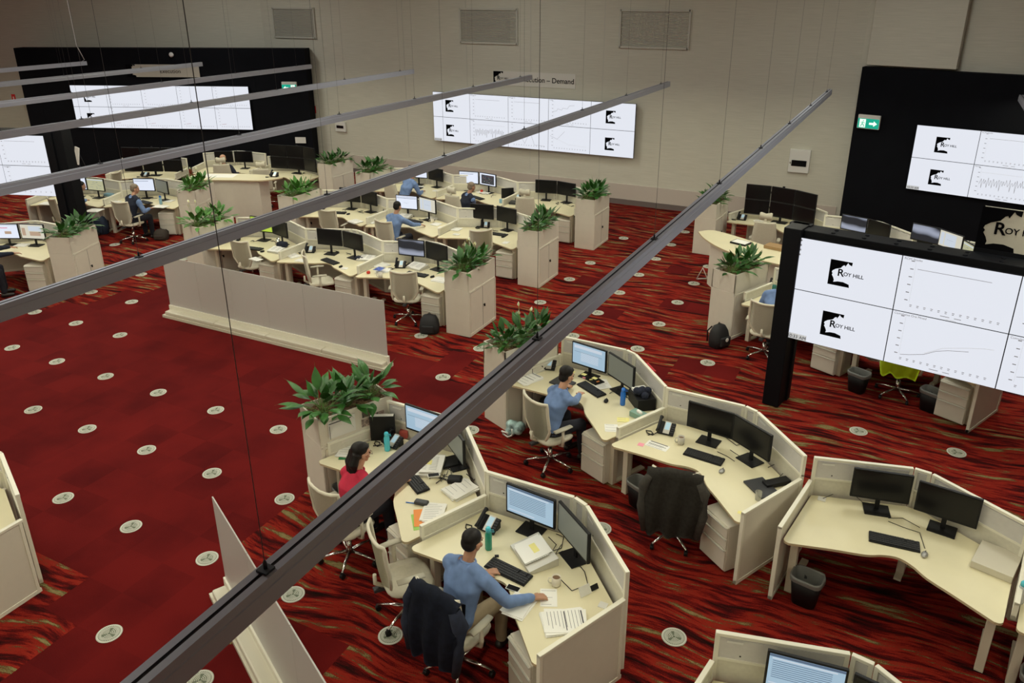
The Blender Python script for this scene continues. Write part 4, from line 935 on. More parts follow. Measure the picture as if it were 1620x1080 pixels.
    mb = MB(); mb.tube([(nk + Vector((math.cos(a) * .066, math.sin(a) * .062, -.022 - .012 * math.sin(a)))) for a in [2 * math.pi * q / 16 for q in range(17)]], .010, 6, sx=1, sy=1.4); mb.build('collar', shirt if vest is None else shirt, t)
    return t
exec_marker = True
# ------------------------------------------------------------------ desks, screens, planter cabinets
def W(dk, x, y, z=0):
    a = math.radians(dk[2]); return Vector((dk[0] + x * math.cos(a) - y * math.sin(a), dk[1] + x * math.sin(a) + y * math.cos(a), z))
DESK = {
 'A1': (8.15, -.33, -23.5, 1, 0), 'A2': (9.93, -1.10, -23.5, 1, 2), 'B1': (9.25, 2.33, -25, 1, 0), 'B2': (11.02, 1.49, -25.5, 1, 2),
 'B3': (12.86, .68, -9, 2, 0), 'B4': (14.79, .37, -9, 1, 0), 'C': (12.53, -2.19, -9.5, 1, 0), 'M': (4.13, -3.52, 0, 0, 2),
 'D1': (.42, 4.92, 0, 0, 0), 'D2': (2.35, 4.92, 0, 1, 0), 'D3': (4.28, 4.92, 0, 1, 1),
 'E1': (.44, 7.74, 0, 0, 0), 'E2': (2.37, 7.74, 0, 1, 0), 'E3': (4.30, 7.74, 0, 1, 1),
 'F1': (.50, 10.62, 0, 0, 0), 'F2': (2.43, 10.62, 0, 1, 0), 'F3': (4.36, 10.62, 0, 1, 1),
 'G1': (-6.65, 5.42, 22, 2, 0), 'G2': (-4.86, 6.14, 22, 1, 0), 'H': (-3.94, 2.04, 24, 1, 0),
 'J1': (-7.45, 8.25, 24, 2, 1), 'J2': (-5.90, 9.85, 24, 1, 0), 'J3': (-3.80, 10.35, 4, 1, 0),
 'K': (9.95, 11.75, -22, 1, 0), 'N1': (11.72, 10.78, -23, 1, 0), 'N2': (13.50, 10.00, -24, 1, 1),
 'L1': (11.39, 6.70, -24, 1, 0), 'L2': (13.16, 5.91, -24, 1, 2)}
WHERE = {'A1': 'of the woman in pink', 'A2': 'of the blue shirt man in the foreground', 'B1': 'of the person typing by the blue bottle', 'B2': 'with the jacket over its chair',
 'B3': 'above the black waste bin at right', 'B4': 'cut by the right edge', 'C': 'cut by the bottom edge', 'M': 'cut by the left edge at bottom',
 'D1': 'with the lime green monitor', 'D2': 'in the middle behind the frosted screen', 'D3': 'beside the front row right planter',
 'E1': 'at left in the middle row', 'E2': 'of the man reading Page 1', 'E3': 'beside the middle row right planter', 'F1': 'of the back row blue shirt man', 'F2': 'of the man in a vest, back row', 'F3': 'at the right end of the back row',
 'G1': 'behind the left black column', 'G2': 'of the grey haired man at left', 'H': 'of the dark sweater person at left', 'J1': 'at the left end under the black wall', 'J2': 'behind the left standing counter', 'J3': 'right of the left standing counter',
 'K': 'with six black monitors at right', 'N1': 'against the right black wall', 'N2': 'seen over the right video wall', 'L1': 'behind the right black column', 'L2': 'under the right video wall'}
for k_, d in DESK.items():
    instance('desk%d%d' % (d[3], d[4]), (lambda l=d[3], r=d[4]: desk_maker(l, r)), (d[0], d[1], 0), math.radians(d[2]), 'cream desk with white screens ' + WHERE[k_], 'desk', 'cream chevron desks with screens')
PED = {'A1': 1.60, 'A2': 1.62, 'B1': 1.60, 'B2': 1.62, 'D1': 1.60, 'D2': 1.60, 'D3': 1.64, 'E2': 1.6, 'E3': 1.64, 'F3': 1.64, 'G1': 1.6, 'G2': 1.6, 'H': 1.6, 'L1': 1.6, 'L2': 1.62, 'J2': 1.6}
for k_, x in PED.items():
    d = DESK[k_]; q = W(d, x, -.62 if k_ != 'B2' else -.66); instance('ped', pedestal_maker, q, math.radians(d[2] + (-12 if k_ in ('B2', 'A2') else 0)), 'white drawer pedestal under the desk ' + WHERE[k_], 'drawer unit', 'white drawer pedestals')
CABS = [(6.33, 3.92, 0, 'at the right end of the front row of desks'), (6.35, 6.70, 0, 'at the right end of the middle row of desks'), (6.41, 9.56, 0, 'at the right end of the back row'),
 (.0, 3.86, 0, 'at the left end of the front desk row'), (-.03, 6.70, 0, 'at the left end of the middle row'), (.02, 9.60, 0, 'at the left end of the back row'), (-1.62, 10.02, 0, 'against the black wall right of the counter'),
 (-2.54, 5.94, 20, 'beside the grey haired man'), (-1.68, 2.01, 24, 'at the left, next to the dark sweater person'),
 (7.36, -.94, -24, 'beside the woman in pink'), (8.40, 1.60, -24, 'in the centre below the pendant'), (9.01, 10.42, -3, 'half hidden at the rear right'), (10.47, 6.05, -23, 'beside the black backpack at right')]
cabpos = {}
for i, (x, y, a, wh) in enumerate(CABS):
    instance('cab', cabinet_maker, (x, y, 0), math.radians(a), 'white planter cabinet ' + wh, 'cabinet', 'white planter cabinets')
    side = ['front', 'middle', 'back']; hh = (.44, .42, .46)[i % 3]
    ca, sa = math.cos(math.radians(a)), math.sin(math.radians(a)); npl = 3
    for j in range(npl):
        yy = .18 + .30 * j; px_, py_ = x + .24 * ca - yy * sa, y + .24 * sa + yy * ca
        plant((px_, py_, 1.135), 0, '%s peace lily in the planter %s' % (side[j], wh), i * 10 + j, h=hh * (1.15 if i in (9,) else 1.) * random.uniform(.85, 1.05), n=38 if i in (9, 10, 0) else 30, flowers=3 if (i, j) in ((10, 1), (0, 1), (3, 0), (0, 0), (7, 1), (4, 2)) else 0, light=i in (3, 4, 7))
# ------------------------------------------------------------------ monitors (world position of the panel centre, heading)
def mon(a, b, sk, wh, tall=False):
    (x0, y0), (x1, y1) = a, b; ang = math.degrees(math.atan2(y1 - y0, x1 - x0)); cx, cy = (x0 + x1) / 2, (y0 + y1) / 2
    monitor(cx, cy, ang, sk, wh, tall=tall)
ML = 'left monitor, desk '; MR = 'right monitor, desk '
for k_, a, b, sk, side in [
 ('B3', (13.25, .58), (13.80, .69), 'off', 0), ('B3', (13.84, .63), (14.39, .55), 'off', 1), ('B2', (11.38, 1.20), (11.93, 1.13), 'off', 0), ('B2', (11.93, 1.13), (12.39, .84), 'off', 1),
 ('A2', (10.24, -1.24), (10.78, -1.29), 'rows', 0), ('A2', (10.81, -1.27), (11.25, -1.60), 'grey', 1), ('B1', (9.48, 2.16), (10.04, 2.05), 'sheet', 0), ('B1', (10.06, 2.05), (10.52, 1.75), 'grey', 1),
 ('A1', (8.44, -.36), (8.98, -.41), 'sheet', 0), ('A1', (9.03, -.42), (9.46, -.76), 'grey', 1),
 ('D2', (2.66, 4.92), (3.22, 5.02), 'off', 0), ('D2', (3.23, 5.02), (3.79, 4.93), 'off', 1), ('D3', (4.53, 5.08), (5.09, 5.17), 'swirl', 0), ('D3', (5.10, 5.17), (5.66, 5.06), 'off', 1), ('D1', (.76, 5.03), (1.31, 5.10), 'lime', 0), ('D1', (1.33, 5.08), (1.84, 4.94), 'off', 1),
 ('E3', (4.44, 8.02), (4.99, 8.12), 'off', 0), ('E3', (5.06, 8.12), (5.61, 8.00), 'off', 1), ('E2', (2.46, 7.96), (3.02, 8.05), 'page', 0), ('E2', (3.04, 8.06), (3.60, 7.92), 'warm', 1), ('E1', (.82, 7.95), (1.36, 8.03), 'off', 0), ('E1', (1.40, 8.03), (1.94, 7.91), 'off', 1),
 ('F2', (2.42 + .02, 10.88), (3.0, 10.98), 'white', 0), ('F2', (3.02, 10.98), (3.56, 10.88), 'term', 1), ('F3', (4.72, 10.84), (5.26, 10.95), 'off', 0), ('F3', (5.27, 10.95), (5.81, 10.84), 'off', 1), ('F1', (.86, 10.86), (1.40, 10.95), 'white', 0), ('F1', (1.46, 10.92), (1.98, 10.80), 'off', 1),
 ('G2', (-4.67, 6.40), (-4.16, 6.62), 'white', 0), ('G2', (-4.10, 6.62), (-3.58, 6.52), 'grey', 1), ('G1', (-6.36, 5.70), (-5.86, 5.93), 'white', 0), ('G1', (-5.84, 5.93), (-5.29, 6.01), 'olive', 1),
 ('H', (-3.66, 2.14), (-3.16, 2.38), 'web', 0), ('H', (-3.14, 2.40), (-2.62, 2.58), 'photo', 1), ('C', (12.92, -2.24), (13.47, -2.17), 'rows', 0), ('C', (13.50, -2.18), (14.05, -2.28), 'off', 1),
 ('J2', (-5.45, 10.05), (-4.93, 10.30), 'off', 0), ('J2', (-4.90, 10.32), (-4.40, 10.54), 'off', 1), ('N1', (12.06, 10.87), (12.58, 10.70), 'swirl', 0), ('N1', (12.60, 10.69), (13.02, 10.36), 'off', 1), ('N2', (13.43, 10.62), (13.89, 10.42), 'swirl', 0), ('N2', (13.90, 10.40), (14.28, 10.02), 'warm', 1), ('L1', (11.75, 6.68), (12.30, 6.66), 'off', 0), ('L1', (12.32, 6.65), (12.76, 6.35), 'off', 1)]:
    look = {'off': 'black switched off', 'rows': 'blue table showing', 'grey': 'dim grey', 'sheet': 'pale blue lit', 'swirl': 'grey swirl wallpaper', 'lime': 'lime green', 'page': 'bright Page 1', 'warm': 'cream document', 'white': 'bright white', 'term': 'dark terminal window', 'olive': 'olive lit', 'web': 'white web page', 'photo': 'photo page'}[sk]
    sh_ = (.11, -.14) if k_[0] in 'DEF' else (.20, -.15) if k_[0] == 'G' else (.03, -.66) if k_ == 'N2' else (.02, -.2) if k_[0] in 'NJ' else (0, 0)
    a, b = (a[0] + sh_[0], a[1] + sh_[1]), (b[0] + sh_[0], b[1] + sh_[1])
    mon(a, b, sk, look + ' ' + (MR if side else ML) + WHERE[k_], tall=.2 if k_ == 'N2' else .05 if k_[0] in 'DEFGNJ' else 0)
mon((14.30, 10.0), (14.52, 9.55), 'olive', 'olive lit monitor at the far end, seen over the right video wall')
# stacks of black monitors
def stackmon(cols, z0, wh, names):
    for (a, b), nm_ in zip(cols, names):
        for r_, rn in enumerate(('lower', 'upper')):
            ang = math.atan2(b[1] - a[1], b[0] - a[0]); c = ((a[0] + b[0]) / 2, (a[1] + b[1]) / 2)
            instance('bigmon', bigmon, (c[0], c[1], z0 + r_ * .348), ang, '%s %s monitor of the black six screen array %s' % (rn, nm_, wh), 'monitor', 'black monitors in six screen arrays')
def bigmon():
    t = thing('monitor', '', 'monitor'); hs = MB().box((0, .018, .17), (.552, .034, .342), bev=.005).build('housing', M_BLK, t); MB().box((0, 0, .175), (.525, .003, .305)).build('screen', M_BLK2, hs); MB().box((0, .05, .17), (.12, .04, .12)).build('mount', M_DK, t); return t
stackmon([((9.93, 11.28), (10.47, 11.30)), ((10.49, 11.30), (11.01, 11.17)), ((11.03, 11.16), (11.50, 10.90))], .85, 'on the rear right desk', ('left', 'centre', 'right'))
stackmon([((-3.55, 10.22), (-3.02, 10.33)), ((-3.0, 10.34), (-2.46, 10.40)), ((-2.44, 10.40), (-1.92, 10.28))], .85, 'right of the left counter', ('left', 'centre', 'right'))
stackmon([((-7.05, 7.98), (-6.53, 8.18)), ((-6.51, 8.19), (-5.99, 8.44)), ((-5.97, 8.45), (-5.45, 8.66))], .85, 'left of the left counter', ('left', 'centre', 'right'))
def armstand(x, y, ang, label):
    t = thing('monitor_stand', label, 'stand', (x, y, .72), math.radians(ang)); MB().box((0, .02, .008), (.34, .22, .014), bev=.004).build('base', M_BLK, t); mb = MB(); mb.box((0, .07, .42), (.05, .03, .82)); mb.box((0, .09, .30), (1.25, .025, .04)); mb.box((0, .09, .65), (1.25, .025, .04)); mb.build('post', M_BLK, t)
armstand(10.73, 11.28, -7, 'black stand carrying the six monitors on the rear right desk'); armstand(-2.74, 10.42, 4, 'black stand carrying the six monitors by the left planter'); armstand(-6.28, 8.36, 24, 'black stand carrying the six monitors at the left end')
# ------------------------------------------------------------------ supervisor counters
def counter(poly, body, zt, label):
    cx = sum(p_[0] for p_ in poly) / len(poly); cy = sum(p_[1] for p_ in poly) / len(poly); t = thing('standing_counter', label, 'counter', (cx, cy, 0))
    MB().prism([(a - cx, b - cy) for a, b in poly], zt - .03, zt, 0, 1).build('countertop', [M_TOP, M_EDGE], t)
    MB().prism([(a - cx, b - cy) for a, b in body], .0, zt - .031).build('counter_body', M_CAB, t)
    return t
counter(catmull([(-4.1, 8.15), (-4.0, 7.55), (-3.4, 7.62), (-2.7, 7.92), (-2.06, 8.18), (-1.80, 8.50), (-1.78, 8.80), (-2.2, 8.82), (-3.2, 8.55), (-4.1, 8.15)], 4)[:-1], [(-3.85, 7.66), (-3.35, 7.72), (-2.14, 8.26), (-2.22, 8.70), (-3.2, 8.38), (-3.85, 8.1)], 1.04, 'cream standing counter in front of the left black wall')
counter(catmull([(9.50, 8.82), (9.70, 8.45), (10.05, 8.02), (10.50, 7.66), (11.0, 7.50), (11.6, 7.42), (11.7, 8.1), (11.0, 8.42), (10.3, 8.82), (9.75, 9.05), (9.50, 8.82)], 4)[:-1], [(9.84, 8.52), (10.1, 8.15), (10.55, 7.78), (11.5, 7.56), (11.58, 7.95), (10.9, 8.25), (10.2, 8.65), (9.95, 8.8)], 1.0, 'cream curved standing counter above the right planter')
# ------------------------------------------------------------------ frosted glass screens on plinths
def glassrail(a, b, h, npan, label):
    a, b = Vector((*a, 0)), Vector((*b, 0)); d = b - a; L_ = d.length; t = thing('glass_screen', label, 'glass screen', a, math.atan2(d.y, d.x))
    mb = MB(); mb.prism([(0, 0), (L_, 0)][:0] or [(-.05, -.13), (L_ + .04, -.13), (L_ + .04, .13), (-.05, .13)], 0, .05); 
    n_ = int(npan * .5) + 1
    for q in range(n_): mb.box((L_ * (q + .5) / n_, -.035, .085), (L_ / n_ - .005, .15, .075), bev=.02)
    mb.build('plinth', mat('plinth_white', (.62, .58, .47), .4), t)
    MB().box((L_ / 2, .045, .125), (L_ + .04, .05, .15), bev=.005).build('clamp_rail', M_FRAME, t)
    for q in range(npan):
        MB().box((L_ * (q + .5) / npan, .045, .14 + h / 2), (L_ / npan - .006, .012, h)).build('glass_pane', M_FROST, t)
glassrail((1.24, 2.26), (6.22, 2.26), 1.02, 6, 'long frosted glass screen on a white plinth in the middle of the room')
ga, gb = Vector((7.78, -2.72, 0)), Vector((10.5, -4.12, 0)); glassrail(ga[:2], gb[:2], 1.03, 3, 'frosted glass screen seen end on at the bottom left')
# ------------------------------------------------------------------ chairs
chair(0, 0, 52, 'empty white mesh chair beside the man in the foreground', world=(9.6, -2.1))
chair(0, 0, 80, 'chair of the foreground man, dark jacket on its back', world=(10.38, -2.42))
chair(0, 0, 78, 'white mesh chair of the woman in pink', world=(8.58, -1.7))
chair(0, 0, 63, 'white mesh chair of the person typing by the blue bottle', world=(9.74, 0.92))
chair(0, 0, 100, 'chair under the dark grey jacket at the empty desk', world=(11.56, 0.2))
chair(0, 0, 112, 'white mesh chair with chrome base beside the front row planter', world=(5.42, 4.08))
chair(0, 0, 45, 'white mesh chair turned sideways behind the frosted screen', world=(3.42, 4.05))
chair(0, 0, 90, 'white mesh chair at the desk with the lime green monitor', world=(1.5, 4.18))
chair(0, 0, 95, 'white mesh chair left in the middle row', world=(1.5, 6.85))
chair(0, 0, 85, 'white mesh chair of the man reading Page 1', world=(3.25, 6.66))
chair(0, 0, 130, 'white mesh chair under the desk beside the middle row planter', world=(5.30, 6.95))
chair(0, 0, 100, 'white mesh chair of the grey haired man at left', world=(-3.42, 5.22))
chair(0, 0, 75, 'chair of the person behind the left black column', world=(-5.08, 4.70))
chair(0, 0, 60, 'white mesh chair of the dark sweater person at the left edge', world=(-2.62, 1.20))
chair(0, 0, 200, 'white chair standing in the gap left of the counter', world=(-6.6, 7.1))
chair(0, 0, 85, 'white chair behind the right black column', world=(11.56, 5.45))
chair(0, 0, 85, 'chair with a lime vest over its back under the right video wall', world=(13.6, 4.98))
chair(0, 0, 78, 'high back chair of the man in a dark vest', 'exec', world=(3.58, 9.12))
chair(0, 0, 100, 'high back chair at the right end of the back row', 'exec', world=(5.12, 9.72))
chair(0, 0, 75, 'high back chair of the blue shirt man in the back row', 'exec', world=(1.5, 9.5))
chair(0, 0, 94, 'high back white chair at the six monitor desk at right', 'exec', world=(10.65, 10.08))
chair(0, 0, 128, 'high back chair holding the person behind the counter at left', 'exec', world=(-4.45, 9.25))
chair(0, 0, 122, 'high back empty chair right of the counter at left', 'exec', world=(-2.95, 9.3))
# garments on the chairs
def jacket(x, y, ang, label, m_, w_=.30, top=1.06, low=.38, name='jacket'):
    t = thing(name, label, 'jacket' if name == 'jacket' else 'vest', (x, y, 0), math.radians(ang - 90)); mb = MB(); rr = random.Random(int(x * 100)); g = []
    nu, nv = 18, 14
    for j in range(nv + 1):
        v = j / nv; row = []
        for i in range(nu + 1):
            u = -1 + 2 * i / nu; z = top - (top - low) * v - .05 * abs(u) ** 2 * (1 - v) - .03 * math.sin(u * 7 + 1) * v
            yb = -.345 - .05 * math.sin(v * 2.6) - .025 * math.sin(u * 9 + v * 3) * (0.3 + v) + .03 * abs(u) ** 3
            row.append(mb.bm.verts.new((u * w_ * (1 - .12 * v + .10 * math.sin(v * 3)), yb, z)))
        g.append(row)
    top_front = [mb.bm.verts.new((v_.co.x * .95, v_.co.y + .13, v_.co.z - .03)) for v_ in g[0]]; mid = [mb.bm.verts.new((v_.co.x, v_.co.y + .065, v_.co.z + .03)) for v_ in g[0]]
    low_front = [mb.bm.verts.new((v_.co.x * .95, v_.co.y + .11, v_.co.z - .26)) for v_ in g[0]]
    g = [low_front, top_front, mid] + g
    for A, B in zip(g, g[1:]):
        for i in range(nu): mb.bm.faces.new((A[i], A[i + 1], B[i + 1], B[i])).smooth = True
    bmesh.ops.solidify(mb.bm, geom=mb.bm.faces[:], thickness=.014); mb.build('cloth_body', m_, t)
    if name == 'jacket':
        for s_ in (-1, 1):
            mb = MB(); mb.tube([(s_ * w_ * .85, -.30, top - .08), (s_ * w_ * 1.08, -.30, top - .22), (s_ * w_ * 1.08, -.33, top - .45), (s_ * w_ * .95, -.34, low + .02)], [.06, .075, .065, .05], 12, sx=1, sy=.7); mb.build('sleeve', m_, t)
    return t
jacket(10.38, -2.42, 80, 'dark navy jacket over the chair of the foreground man', M_NAVY, .27, 1.07, .34)
jacket(11.56, .20, 100, 'dark grey jacket over the chair at the empty desk', M_CHAR, .29, 1.06, .30)
jacket(13.6, 4.98, 85, 'lime safety vest over the chair under the right video wall', M_HIVIS, .26, 1.05, .46, 'vest')
# ------------------------------------------------------------------ people
def hp(px, py, z=.755): return P(px, py, z)
person(10.38, -2.44, 80, 'man in a light blue shirt working in the foreground', hp(782, 902), hp(858, 942), hairkind='short', lean=0.1, head_turn=-.1, trousers=M_KHAKI, skin=M_SKIN2)
person(8.6, -1.68, 78, 'woman in a pink cardigan with long dark hair and glasses', hp(610, 765), hp(645, 757), shirt=M_RED, hairkind='long', female=True, lean=0.1, head_turn=-.35, glasses=True, skin=M_SKIN, look_down=.15)
person(9.73, 0.9, 63, 'person in a blue shirt with thick black hair typing by the blue bottle', hp(905, 606), hp(926, 615), hairkind='thick', lean=0.12, head_turn=-.1, female=True, skin=M_SKIN)
person(3.25, 6.68, 85, 'man in a blue shirt reading the Page 1 monitor', hp(650, 342), hp(673, 356), lean=0.1, fine=False, head_turn=.1, hairkind='bald')
person(1.52, 9.55, 75, 'man in a blue shirt in the back row, head hidden by the pendant', hp(650, 290), hp(670, 301), lean=.22, fine=False)
person(3.68, 9.02, 62, 'grey haired man in a dark vest in the back row', hp(742, 312), hp(752, 318), lean=.12, fine=False, hair=M_HAIRG, vest=M_NAVY)
person(-3.42, 5.2, 85, 'grey haired man in a dark vest and blue sleeves at left', hp(222, 318), hp(240, 328), lean=.12, fine=False, hair=M_HAIRG, vest=M_NAVY, head_turn=-.5, skin=M_SKIN)
person(-5.05, 4.72, 60, 'person in a light blue shirt half hidden by the left black column', hp(135, 322), hp(145, 316), lean=.2, fine=False)
person(-2.86, 1.16, 55, 'person in a dark sweater at the left edge', hp(38, 390), hp(52, 400), lean=.2, fine=False, shirt=M_NAVY)
person(-4.45, 9.27, 128, 'person seated behind the counter at left, head over the headrest', (-4.6, 9.60, .76), (-4.3, 9.65, .76), lean=.0, fine=False, shirt=M_NAVY, hairkind='bald', hair=M_SKIN, look_down=0, seat=.44)
person(11.62, 5.48, 80, 'person in a blue shirt behind the right black column', (11.6, 6.0, .76), (11.9, 5.95, .76), lean=.15, fine=False)
# ------------------------------------------------------------------ desk equipment
def kb(p, q, label): c, a = PA(p, q, .73); instance('kb', keyboard_maker, (c.x, c.y, Z), a, label, 'keyboard', 'black keyboards')
def ms(px, py, ang, label, m_=M_BLK): c = P(px, py, .74); instance('mouse_' + m_.name, mouse_maker(m_), (c.x, c.y, Z), math.radians(ang), label, 'mouse', 'computer mice')
def ph(px, py, ang, label): c = P(px, py, .76); instance('phone', phone_maker, (c.x, c.y, Z), math.radians(ang), label, 'phone', 'desk phones')
for p_, q_, l_ in [((768, 886), (842, 922), 'A2'), ((917, 604), (955, 628), 'B1'), ((1083, 713), (1145, 732), 'B2'), ((1375, 848), (1455, 866), 'B3'), ((645, 748), (668, 775), 'A1'), ((427, 417), (455, 416), 'D1'), ((508, 408), (537, 419), 'D2'), ((643, 431), (676, 437), 'D3'), ((770, 368), (805, 373), 'E3'), ((518, 336), (548, 337), 'E1'), ((745, 310), (765, 316), 'F2'), ((645, 295), (668, 298), 'F1'), ((645, 348), (665, 352), 'E2'), ((222, 318), (238, 322), 'G2'), ((392, 392), (408, 394), 'D1'), ]:
    if (l_, p_) == ('D1', (427, 417)): continue
    kb(p_, q_, 'black keyboard on the desk ' + WHERE[l_])
for x, y, a, l_, m_ in [(673, 773, 0, 'A1', M_BLK), (959, 633, 30, 'B1', M_BLK), (1142, 744, 10, 'B2', mat('mouse_silver', (.35, .35, .34), .3, .4)), (1463, 876, 10, 'B3', M_BLK), (539, 421, 20, 'D2', M_BLK), (684, 437, 0, 'D3', M_BLK), (796, 374, 0, 'E3', M_BLK), (551, 338, 0, 'E1', M_BLK), (415, 397, 0, 'D1', M_BLK)]:
    if l_ == 'B3': m_ = MATS['mouse_silver']
    ms(x, y, a - 20, ('silver' if m_ is not M_BLK else 'black') + ' computer mouse on the desk ' + WHERE[l_], m_)
for x, y, a, l_ in [(868, 579, -20, 'B1'), (1054, 680, -30, 'B2'), (773, 832, -20, 'A2'), (622, 700, -30, 'A1'), (491, 396, 0, 'D2'), (634, 420, 0, 'D3'), (768, 357, 0, 'E3'), (508, 328, 0, 'E1'), (818, 313, 0, 'F3'), (613, 337, 0, 'E2'), (372, 378, 0, 'D1'), (1174, 345, -20, 'K'), (432, 268, 20, 'J3'), (230, 277, 24, 'J1'), (1226, 454, -24, 'L1')]:
    if l_ == 'J3': c = P(432, 268, 1.08); continue
    ph(x, y, {'B1': 12, 'B2': 2, 'A2': -5, 'A1': -8, 'K': 0, 'L1': 0}.get(l_, 24), 'black desk phone on the desk ' + WHERE[l_])
c = P(434, 276, 1.1); instance('phone', None, (c.x, c.y, 1.041), math.radians(20), 'black desk phone at the right tip of the left standing counter', 'phone', 'desk phones')
# foreground desk (A2)
binder(845, 880, -38, 'sloped document riser with loose printouts in front of the foreground man', .42, .30, .085, top=M_YEL)
bottle(773, 868, 'green water bottle with a cyan cap by the foreground man', M_GREENB, M_CYANB, .25)
mug(880, 925, 'cream mug of coffee near the foreground man')
sheet(893, 985, -58, 'pile of printed schedules at the near corner of the foreground desk', .27, .36, 10, 6, header=True)
sheet(820, 960, -5, 'open white notepad under the elbow of the foreground man', .20, .27, 0, 4)
sheet(868, 945, 25, 'small printed card with coloured dots by the mouse hand', .15, .22, 3)
def gadget(name, cat, label, px, py, ang, size, m_, z=Z, face=None, bev=.004):
    c = P(px, py, z); t = item(name, cat, label, (c.x, c.y, z), math.radians(ang)); MB().box((0, 0, size[2] / 2), size, bev=min(bev, size[2] * .4)).build('case', m_, t)
    if face: MB().box((0, 0, size[2] + .0008), (size[0] * .88, size[1] * .86, .0012)).build('face', face, t)
    return t
gadget('smartphone', 'phone', 'white edged smartphone lying by the foreground keyboard', 812, 931, 0, (.13, .065, .009), M_LABEL, face=M_BLK2)
gadget('smartphone', 'phone', 'white smartphone on the papers of the woman in pink', 686, 752, 40, (.13, .066, .009), M_LABEL, z=.79, face=M_BLK2)
gadget('eyeglass_case', 'case', 'dark case lying on the desk of the woman in pink', 667, 797, 10, (.15, .075, .04), M_DK, bev=.015)
gadget('laptop', 'laptop', 'closed black laptop on the desk with the dark jacket', 1205, 773, -45, (.33, .24, .022), M_DK)
gadget('docking_station', 'docking station', 'black docking station behind the closed laptop', 1228, 766, -45, (.10, .30, .05), M_BLK, face=None)
gadget('tablet', 'tablet', 'dark grey laptop beside the person with thick black hair', 890, 606, -12, (.30, .22, .02), M_DK)
gadget('notebook_tray', 'tray', 'black tray with coloured pens below the left monitor by the blue bottle', 940, 602, -30, (.26, .16, .02), M_BLK)
for q, (dx, mm) in enumerate(((-12, M_PINK), (-1, M_YEL), (10, M_ORG))): gadget('highlighter', 'pen', ('pink', 'yellow', 'orange')[q] + ' highlighter in the black tray by the typing person', 936 + dx, 598 + q * 3, 30 * q, (.045, .02, .014), mm, z=Z + .022)
gadget('document_block', 'paper', 'white pile of paper in the clear corner tray at the right hand empty desk', 1575, 892, -15, (.34, .40, .07), mat('clear_tray', (.62, .58, .48), .3))
gadget('coaster', 'coaster', 'round white coaster in the corner of the foreground desk', 954, 957, 0, (.075, .075, .003), M_LABEL)
gadget('key_fob', 'keys', 'black key fob by the foreground bottle', 786, 880, 30, (.04, .03, .012), M_BLK)
t = gadget('picture_frame', 'frame', 'small framed card leaning near the foreground screen', 925, 940, 60, (.12, .09, .006), M_LABEL); t.rotation_euler = (1.1, 0, math.radians(60)); t.location.z += .045
t = gadget('pentagon_stand', 'stand', 'small black stand behind the framed card', 940, 932, 60, (.08, .05, .008), M_BLK); t.rotation_euler = (1.0, 0, math.radians(60)); t.location.z += .025
# A1
sheet(556, 712, 20, 'green edged ring folder of sheets left of the woman in pink', .26, .32, 6, 5); gadget('folder', 'folder', 'green folder under the sheets of the woman in pink', 560, 714, 28, (.30, .34, .006), mat('green_folder', (.02, .18, .06), .5))
binder(680, 742, 20, 'riser with a yellow marked table in front of the woman in pink', .30, .34, .09, top=M_YEL)
sheet(728, 776, -25, 'messy heap of white sheets in the corner of the desk of the woman in pink', .24, .32, 5, 9); sheet(686, 810, 25, 'printed sheet over orange and green paper at the divider', .22, .30, 9, 3, z=Z + .008)
sheet(672, 818, 35, 'orange paper under the printed sheet at the divider', .22, .28, 0, 1, m_=M_ORG, z=Z + .004); sheet(668, 824, 40, 'green paper at the desk edge beside the divider', .20, .26, 0, 1, m_=M_GRNS)
gadget('pen', 'pen', 'blue ballpoint pen on the desk of the woman in pink', 652, 796, 15, (.14, .01, .01), M_BLUEB)
bottle(613, 712, 'pale cyan water bottle in front of the woman in pink', M_CYANB, M_CYANB, .24)
c = P(607, 694, Z); t = item('lever_arch_file', 'folder', 'black lever arch file standing by the planter of the woman in pink', (c.x, c.y, Z), math.radians(30)); MB().box((0, 0, .16), (.29, .075, .32), bev=.004).build('cover', M_BLK, t); MB().box((0, 0, .31), (.27, .055, .025)).build('pages', M_PAPER, t); MB().box((-.147, 0, .16), (.003, .05, .14)).build('spine_label', M_LABEL, t)
gadget('tissue_cube', 'box', 'red box behind the phone of the woman in pink', 640, 690, 20, (.10, .10, .09), mat('box_red', (.45, .08, .06), .6)); gadget('amber_jar', 'jar', 'amber jar beside the black lever arch file', 622, 697, 0, (.08, .08, .10), mat('jar_amber', (.42, .12, .02), .3), bev=.03)
t = thing('photo_print', 'family photo prints pinned on the planter beside the woman in pink', 'photo'); t.name = 'photo_print'
pa = math.radians(-24); base = Vector((7.36 + .485 * math.cos(pa), -.94 + .485 * math.sin(pa), 0))
t.location = base; t.rotation_euler = (0, 0, pa + math.pi / 2); settag(t, 'upper family photo on the planter beside the woman in pink', 'photo')
MB().box((.62, -.004, 1.09), (.15, .004, .10)).build('print', mat('photo_dark', (.10, .08, .05), .4, noise=.9, nscale=25), t)
for q, (x, z, l_) in enumerate(((.60, .97, 'lower left'), (.76, 1.0, 'lower right'))):
    o = thing('photo_print', l_ + ' family photo on the planter beside the woman in pink', 'photo', base, pa + math.pi / 2); MB().box((x, -.004, z), (.14, .004, .10)).build('print', mat('photo_warm%d' % q, (.35, .26, .22), .4, noise=.9, nscale=25), o)
o = thing('calendar_sheet', 'year planner sheet on the planter beside the woman in pink', 'calendar', base, pa + math.pi / 2); mb = MB(); mb.box((.28, -.004, 1.03), (.34, .004, .22), mi=0); mb.box((.26, -.008, 1.11), (.28, .002, .012), mi=1); mb.box((.125, -.008, 1.0), (.006, .002, .17), mi=1); mb.build('sheet', [M_LABEL, M_INK], o)
